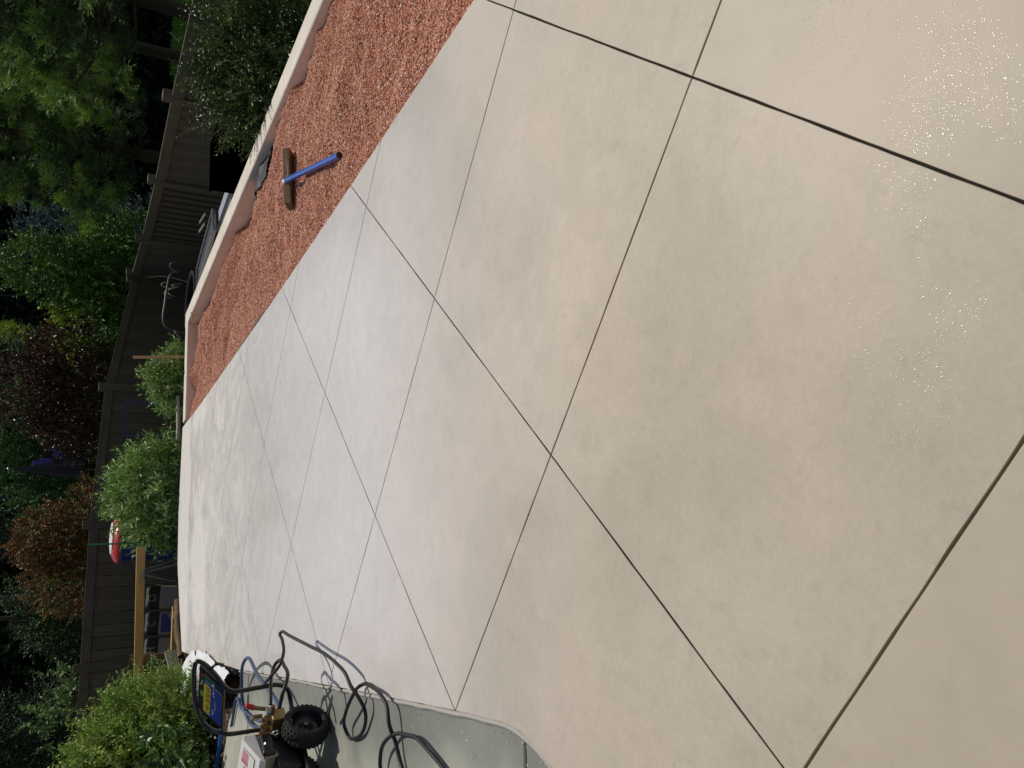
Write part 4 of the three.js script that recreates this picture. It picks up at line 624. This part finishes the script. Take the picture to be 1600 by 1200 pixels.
// ------------------------------------------------------------------ pressure washer
{
  const w = thing('pressure_washer', 'black petrol pressure washer with tube handle parked on the grey walkway', 'pressure washer', [-1.952, -0.012, -4.463], 0);
  const ax = V(0.94, 0, 0.342).normalize(), bx = V(ax.z, 0, -ax.x); w.quaternion.setFromRotationMatrix(new THREE.Matrix4().makeBasis(ax, Y, bx.clone().negate())); // local x: axle to the right wheel, -z towards the handle
  const z = (q) => -q;   // helper: offsets towards the handle are measured as positive
  const wheel = (x) => { const g = new THREE.Group(); g.name = 'wheel'; g.position.set(x, 0.132, 0); w.add(g);
    const tp = []; for (let i = 0; i <= 18; i++) { const a = Math.PI * i / 18; tp.push(new THREE.Vector2(0.096 + 0.031 * Math.pow(Math.sin(a), 0.55), -0.056 * Math.cos(a))); } tp.unshift(new THREE.Vector2(0.086, -0.046)); tp.push(new THREE.Vector2(0.086, 0.046));
    const lugs = [new THREE.LatheGeometry(tp, 48)]; for (let i = 0; i < 30; i++) for (let k = 0; k < 5; k++) { const b = new RoundedBoxGeometry(0.018, 0.011, 0.015, 1, 0.003); b.rotateY(k % 2 ? 0.5 : -0.5); b.translate(0, 0, 0); const y = -0.041 + k * 0.0205, a = (i + (k % 2) * 0.5) / 30 * 6.2832, rr = k === 0 || k === 4 ? 0.119 : 0.127; const lg = b; lg.rotateX(Math.PI / 2); const m = new THREE.Matrix4().makeRotationY(a).multiply(new THREE.Matrix4().makeTranslation(0, y, rr)); lg.rotateX(0); lg.applyMatrix4(m); lugs.push(lg); }
    const ty = part('tyre', merge(lugs), M.rubber, g); ty.rotation.z = -Math.PI / 2; ty.position.x = -0.056;
    const rp = [[0.0, -0.012], [0.02, -0.012], [0.03, -0.022], [0.06, -0.024], [0.078, -0.004], [0.088, 0.03], [0.094, 0.036], [0.096, 0.03], [0.09, 0.0], [0.086, -0.036]].map((p) => new THREE.Vector2(...p));
    const ri = part('rim', new THREE.LatheGeometry(rp, 40), phy([0.010, 0.010, 0.011], { roughness: 0.3, side: THREE.DoubleSide }), g); ri.rotation.z = -Math.PI / 2; ri.position.x = -0.046;
    const hb = part('hub', merge([cyl(0.013, 0.013, 0.03, 0, 0, 0, 16), cyl(0.007, 0.007, 0.036, 0, 0, 0, 8)]), M.darkSteel, g); hb.rotation.z = Math.PI / 2; hb.position.x = -0.05; };
  wheel(0); wheel(-0.36);
  part('axle', bar([-0.36, 0.125, 0], [-0.08, 0.125, 0], 0.011, 12), M.darkSteel, w);
  // frame and handle
  const R = 0.0132, fr = (p) => p.map(([x, y, q]) => [x, y, z(q)]);
  part('frame', merge([tube(fr([[-0.115, 0.16, 0.22], [-0.115, 0.15, 0.0], [-0.115, 0.15, -0.35], [-0.115, 0.10, -0.42], [-0.115, 0.012, -0.44], [-0.23, 0.012, -0.45], [-0.345, 0.012, -0.44], [-0.345, 0.10, -0.42], [-0.345, 0.15, -0.35], [-0.345, 0.16, 0.22]]), R, 90, 10), box(0.24, 0.012, 0.42, -0.23, 0.168, z(-0.12))]), M.blackPaint, w);
  part('handle', tube(fr([[-0.115, 0.16, 0.20], [-0.075, 0.165, 0.25], [0.0, 0.195, 0.26], [0.033, 0.25, 0.26], [0.029, 0.36, 0.26], [0.024, 0.50, 0.26], [0.032, 0.535, 0.285], [0.085, 0.59, 0.34], [0.145, 0.655, 0.37], [0.155, 0.69, 0.385], [0.105, 0.70, 0.388], [-0.01, 0.69, 0.388], [-0.13, 0.672, 0.38], [-0.27, 0.618, 0.37], [-0.30, 0.58, 0.34], [-0.285, 0.52, 0.28], [-0.281, 0.49, 0.26], [-0.284, 0.41, 0.26], [-0.283, 0.32, 0.26], [-0.29, 0.2, 0.25], [-0.32, 0.165, 0.22]]), R, 160, 12), M.blackPaint, w);
  part('hook', merge([tube(fr([[0.10, 0.62, 0.35], [0.135, 0.615, 0.34], [0.165, 0.60, 0.33], [0.165, 0.575, 0.33], [0.15, 0.565, 0.33]]), 0.008, 24, 8)]), M.blackPaint, w);
  { // label panel between the handle tubes
    const c = document.createElement('canvas'); c.width = 512; c.height = 256; const x = c.getContext('2d'); x.fillStyle = '#10141f'; x.fillRect(0, 0, 512, 256); x.fillStyle = '#21469f'; x.fillRect(6, 52, 424, 198); x.fillStyle = '#f4d71c'; x.fillRect(16, 44, 376, 76);
    x.fillStyle = '#2a2a1c'; const r = rng(33); for (let i = 0; i < 9; i++) { const X = 40 + i * 37; x.fillRect(X, 72, 9, 42); x.fillRect(X, [72, 88, 104][i % 3], 24, 9); if (i % 2) x.fillRect(X + 17, 72, 8, 42); }
    x.fillStyle = '#cfd8e8'; x.fillRect(424, 52, 7, 196); for (let i = 0; i < 5; i++) x.fillRect(250 + i * 26, 168, 17, 10); for (let i = 0; i < 6; i++) x.fillRect(60 + i * 26, 140 + (i % 2) * 8, 18, 18); x.fillStyle = '#1d6a55'; x.fillRect(438, 50, 66, 120); x.fillStyle = '#e9efef'; x.beginPath(); x.arc(452, 150, 15, 0, 7); x.fill(); x.fillStyle = '#7dbb2a'; x.fillRect(190, 8, 70, 32); x.fillStyle = '#e9efef'; x.fillRect(330, 8, 34, 12); x.fillRect(376, 18, 28, 12); x.fillStyle = '#a02030'; x.fillRect(440, 6, 50, 36);
    const t = new THREE.CanvasTexture(c); t.colorSpace = THREE.SRGBColorSpace;
    const TL = V(-0.155, 0.648, z(0.368)), TR = V(0.105, 0.668, z(0.372)), BR = V(0.0, 0.545, z(0.318)), BL = V(-0.262, 0.525, z(0.30));
    const quad = (a, b, c2, d, dep) => { const n = b.clone().sub(a).cross(d.clone().sub(a)).normalize(), pos = [], uv = [], add = (q, u, v) => { pos.push(q.x, q.y, q.z); uv.push(u, v); }; const A2 = a.clone().addScaledVector(n, dep), B2 = b.clone().addScaledVector(n, dep), C2 = c2.clone().addScaledVector(n, dep), D2 = d.clone().addScaledVector(n, dep);
      const F = (p, q, r2, s) => { add(p, 0, 1); add(s, 0, 0); add(r2, 1, 0); add(p, 0, 1); add(r2, 1, 0); add(q, 1, 1); }; F(a, b, c2, d); F(B2, A2, D2, C2); F(a, A2, B2, b); F(b, B2, C2, c2); F(c2, C2, D2, d); F(d, D2, A2, a); const g = new THREE.BufferGeometry(); g.setAttribute('position', new THREE.Float32BufferAttribute(pos, 3)); g.setAttribute('uv', new THREE.Float32BufferAttribute(uv, 2)); g.computeVertexNormals(); return g; };
    const grow = (k) => { const m = TL.clone().add(TR).add(BR).add(BL).multiplyScalar(0.25); return [TL, TR, BR, BL].map((p) => m.clone().add(p.clone().sub(m).multiplyScalar(k))); };
    part('back_plate', quad(...grow(1.12), 0.022), M.black, w, [0, 0, -0.004]);
    part('label_plate', quad(TL, TR, BR, BL, 0.003), phy([1, 1, 1], { map: t, roughness: 0.3 }), w, [0, 0.002, 0.004]);
  }
  // pump
  const pump = []; for (let i = 0; i < 3; i++) { pump.push(cyl(0.022, 0.022, 0.05, -0.06 - i * 0.048, 0.315, z(0.10), 14), cyl(0.012, 0.014, 0.02, -0.06 - i * 0.048, 0.348, z(0.10), 6), cyl(0.011, 0.012, 0.018, -0.06 - i * 0.048, 0.275, z(0.055), 6).rotateX(0), cyl(0.010, 0.012, 0.022, -0.06 - i * 0.048, 0.345, z(0.07), 6)); }
  part('pump', merge([...pump, box(0.19, 0.08, 0.09, -0.11, 0.27, z(0.09), 0.012), box(0.17, 0.05, 0.05, -0.11, 0.225, z(0.05), 0.008), bar([-0.006, 0.41, z(0.146)], [-0.015, 0.30, z(0.12)], 0.012, 12), bar([-0.06, 0.35, z(0.13)], [-0.06, 0.40, z(0.13)], 0.012, 8), bar([0.03, 0.305, z(0.10)], [-0.03, 0.305, z(0.10)], 0.013, 8)]), M.brass, w);
  part('unloader_knob', merge([bar([-0.008, 0.40, z(0.145)], [0.015, 0.445, z(0.15)], 0.016, 14, 0.013)]), M.red, w);
  part('gauge_stem', bar([-0.055, 0.385, z(0.13)], [-0.10, 0.395, z(0.15)], 0.010, 8), M.brass, w);
  part('pump_cap', merge([cyl(0.02, 0.02, 0.022, 0.02, 0.335, z(0.075), 14)]), std([0.35, 0.35, 0.37], { roughness: 0.4, metalness: 0.6 }), w);
  part('thermal_valve', bar([-0.185, 0.315, z(0.10)], [-0.185, 0.385, z(0.11)], 0.014, 12), M.red, w);
  part('tape_wrap', merge([box(0.045, 0.085, 0.05, -0.195, 0.30, z(0.06), 0.014), box(0.03, 0.05, 0.03, -0.21, 0.26, z(0.03), 0.01)]), M.skyTape, w);
  // engine
  const fins = []; for (let i = 0; i < 9; i++) fins.push(box(0.12, 0.004, 0.14, -0.17, 0.20 + i * 0.012, z(-0.13), 0.0015));
  part('engine_block', merge([box(0.24, 0.14, 0.22, -0.24, 0.245, z(-0.10), 0.02), ...fins, box(0.16, 0.07, 0.14, -0.16, 0.345, z(-0.05), 0.015)]), M.blackPaint, w);
  part('crankcase', box(0.18, 0.08, 0.16, -0.23, 0.215, z(-0.205), 0.015), M.darkRed, w);
  part('shroud', (() => { const g = new THREE.CylinderGeometry(0.115, 0.125, 0.1, 32); g.rotateX(Math.PI / 2); g.translate(-0.37, 0.285, z(-0.1)); return g; })(), M.darkRed, w);
  part('fuel_tank', box(0.2, 0.10, 0.24, -0.46, 0.42, z(-0.06), 0.035), phy([0.03, 0.03, 0.09], { roughness: 0.2, clearcoat: 0.6 }), w);
  part('control_lever', merge([bar([-0.06, 0.30, z(-0.04)], [-0.02, 0.33, z(-0.05)], 0.006, 8), bar([-0.10, 0.33, z(-0.06)], [-0.075, 0.365, z(-0.06)], 0.007, 8), new THREE.TorusGeometry(0.014, 0.004, 8, 20).translate(-0.012, 0.315, z(-0.06))]), M.steel, w);
  { // air cleaner: pale box with a sloping lid
    const sh = new THREE.Shape(); sh.moveTo(0.03, 0.405); sh.lineTo(-0.13, 0.385); sh.lineTo(-0.115, 0.325); sh.lineTo(0.03, 0.34); sh.closePath(); // (toward handle, up)
    const mk = (s, d) => { const g = new THREE.ExtrudeGeometry(s, { depth: d, bevelEnabled: true, bevelSize: 0.008, bevelThickness: 0.008, bevelSegments: 3 }); g.applyMatrix4(new THREE.Matrix4().makeBasis(V(0, 0, -1), Y, V(1, 0, 0))); return g; };
    part('air_cleaner', mk(sh, 0.20).translate(-0.315, -0.02, 0), std([0.30, 0.26, 0.20], { roughness: 0.45 }), w);  // brownish colour carries the shade on this side of the white box
    const lid = new THREE.Shape(); lid.moveTo(0.04, 0.482); lid.lineTo(0.02, 0.492); lid.lineTo(-0.142, 0.425); lid.lineTo(-0.152, 0.408); lid.lineTo(0.04, 0.432); lid.closePath();
    part('air_cleaner_lid', mk(lid, 0.215).translate(-0.325, -0.03, 0), M.white, w);
    const c = document.createElement('canvas'); c.width = 256; c.height = 192; const x = c.getContext('2d'); x.fillStyle = '#e4e2da'; x.fillRect(0, 0, 256, 192); x.fillStyle = '#d9a6ac'; x.fillRect(120, 20, 124, 96); x.strokeStyle = '#a02a3a'; x.lineWidth = 7; for (let i = 0; i < 5; i++) { x.beginPath(); x.moveTo(132 + i * 25, 26); x.lineTo(132 + i * 25, 110); x.stroke(); } x.strokeRect(122, 22, 30, 92); x.fillStyle = '#2a2a2a'; x.fillRect(36, 70, 62, 14); x.fillRect(36, 70, 12, 46); x.fillRect(80, 60, 12, 50); x.fillStyle = '#555'; x.fillRect(40, 124, 56, 7);
    const t = new THREE.CanvasTexture(c); t.colorSpace = THREE.SRGBColorSpace; const g = new THREE.PlaneGeometry(0.17, 0.12); const n = V(0, 0.162, 0.067).normalize(); g.applyMatrix4(new THREE.Matrix4().makeBasis(V(1, 0, 0), V(0, n.z, -n.y), n)); g.translate(-0.215, 0.4445, z(-0.055));
    part('lid_print', g, phy([1, 1, 1], { map: t, roughness: 0.4 }), w);
  }
}
// ------------------------------------------------------------------ hoses
single('pressure_hose', tube([[-1.84, 0.3, -4.76], [-1.75, 0.29, -4.64], [-1.66, 0.27, -4.55], [-1.62, 0.24, -4.61], [-1.6, 0.21, -4.78], [-1.6, 0.197, -4.9], [-1.58, 0.19, -4.87], [-1.57, 0.18, -4.77], [-1.55, 0.13, -4.49], [-1.52, 0.11, -4.26], [-1.51, 0.1, -4.07], [-1.52, 0.09, -3.94], [-1.56, 0.08, -3.87], [-1.59, 0.06, -3.83], [-1.65, 0.03, -3.79], [-1.72, 0.012, -3.81], [-1.8, 0.008, -3.86], [-1.87, 0.008, -3.96], [-1.9, 0.01, -4.05], [-1.85, 0.03, -4.08], [-1.75, 0.05, -4.01], [-1.64, 0.055, -3.92], [-1.59, 0.04, -3.9], [-1.54, 0.02, -3.83], [-1.52, 0.02, -3.73], [-1.49, 0.04, -3.56], [-1.51, 0.04, -3.47], [-1.58, 0.04, -3.42], [-1.64, 0.02, -3.39], [-1.71, 0.01, -3.34], [-1.76, 0.006, -3.28], [-1.82, 0.006, -3.26], [-1.88, 0.006, -3.31], [-1.89, 0.008, -3.44], [-1.84, 0.02, -3.54], [-1.76, 0.03, -3.53], [-1.68, 0.04, -3.47], [-1.63, 0.03, -3.42], [-1.59, 0.02, -3.35], [-1.56, 0.02, -3.26], [-1.53, 0.018, -3.16], [-1.53, 0.015, -3.03], [-1.54, 0.01, -2.89], [-1.56, 0.006, -2.72], [-1.66, 0.005, -2.5], [-2.0, 0.005, -2.2]], 0.0092, 520, 10), M.hose, 'long black pressure hose looping across the patio edge from the washer', 'hose');
single('pressure_hose', tube([[-1.85, 0.29, -4.42], [-1.74, 0.30, -4.33], [-1.67, 0.27, -4.37], [-1.68, 0.24, -4.58], [-1.69, 0.235, -4.7], [-1.74, 0.25, -4.76], [-1.78, 0.28, -4.69], [-1.81, 0.31, -4.56], [-1.86, 0.32, -4.5]], 0.0105, 90, 10), M.hose, 'thick short dark hose arching up beside the washer wheel', 'hose');
single('garden_hose', tube([[-1.95, 0.26, -4.6], [-2.02, 0.2, -4.8], [-2.13, 0.12, -5.14], [-2.11, 0.13, -5.3], [-2.1, 0.15, -5.44], [-2.11, 0.15, -5.63], [-2.12, 0.14, -5.82], [-2.13, 0.13, -6.01], [-2.18, 0.12, -6.17], [-2.31, 0.1, -6.39], [-2.48, 0.06, -6.59], [-2.66, 0.03, -6.68], [-2.75, 0.015, -6.65], [-2.77, 0.015, -6.53], [-2.75, 0.02, -6.33], [-2.65, 0.03, -6.02], [-2.55, 0.012, -5.7], [-2.6, 0.006, -5.3]], 0.0125, 200, 10), M.blueHose, 'dull blue garden hose arching behind the washer handle', 'hose');
single('garden_hose', tube([[-3.1, 0.005, -7.15], [-2.8, 0.008, -6.98], [-2.8, 0.008, -6.8], [-2.77, 0.008, -6.64], [-2.72, 0.008, -6.39], [-2.63, 0.01, -6.08], [-2.5, 0.02, -5.74], [-2.35, 0.02, -5.3]], 0.0125, 80, 10), M.blueHose, 'blue garden hose lying flat on the grey walkway under the arched one', 'hose');

const renderer = new THREE.WebGLRenderer({ antialias: true });
renderer.setSize(1024, 768); renderer.toneMapping = THREE.LinearToneMapping; renderer.toneMappingExposure = EXPOSURE; renderer.shadowMap.enabled = true;
renderer.render(scene, camera);
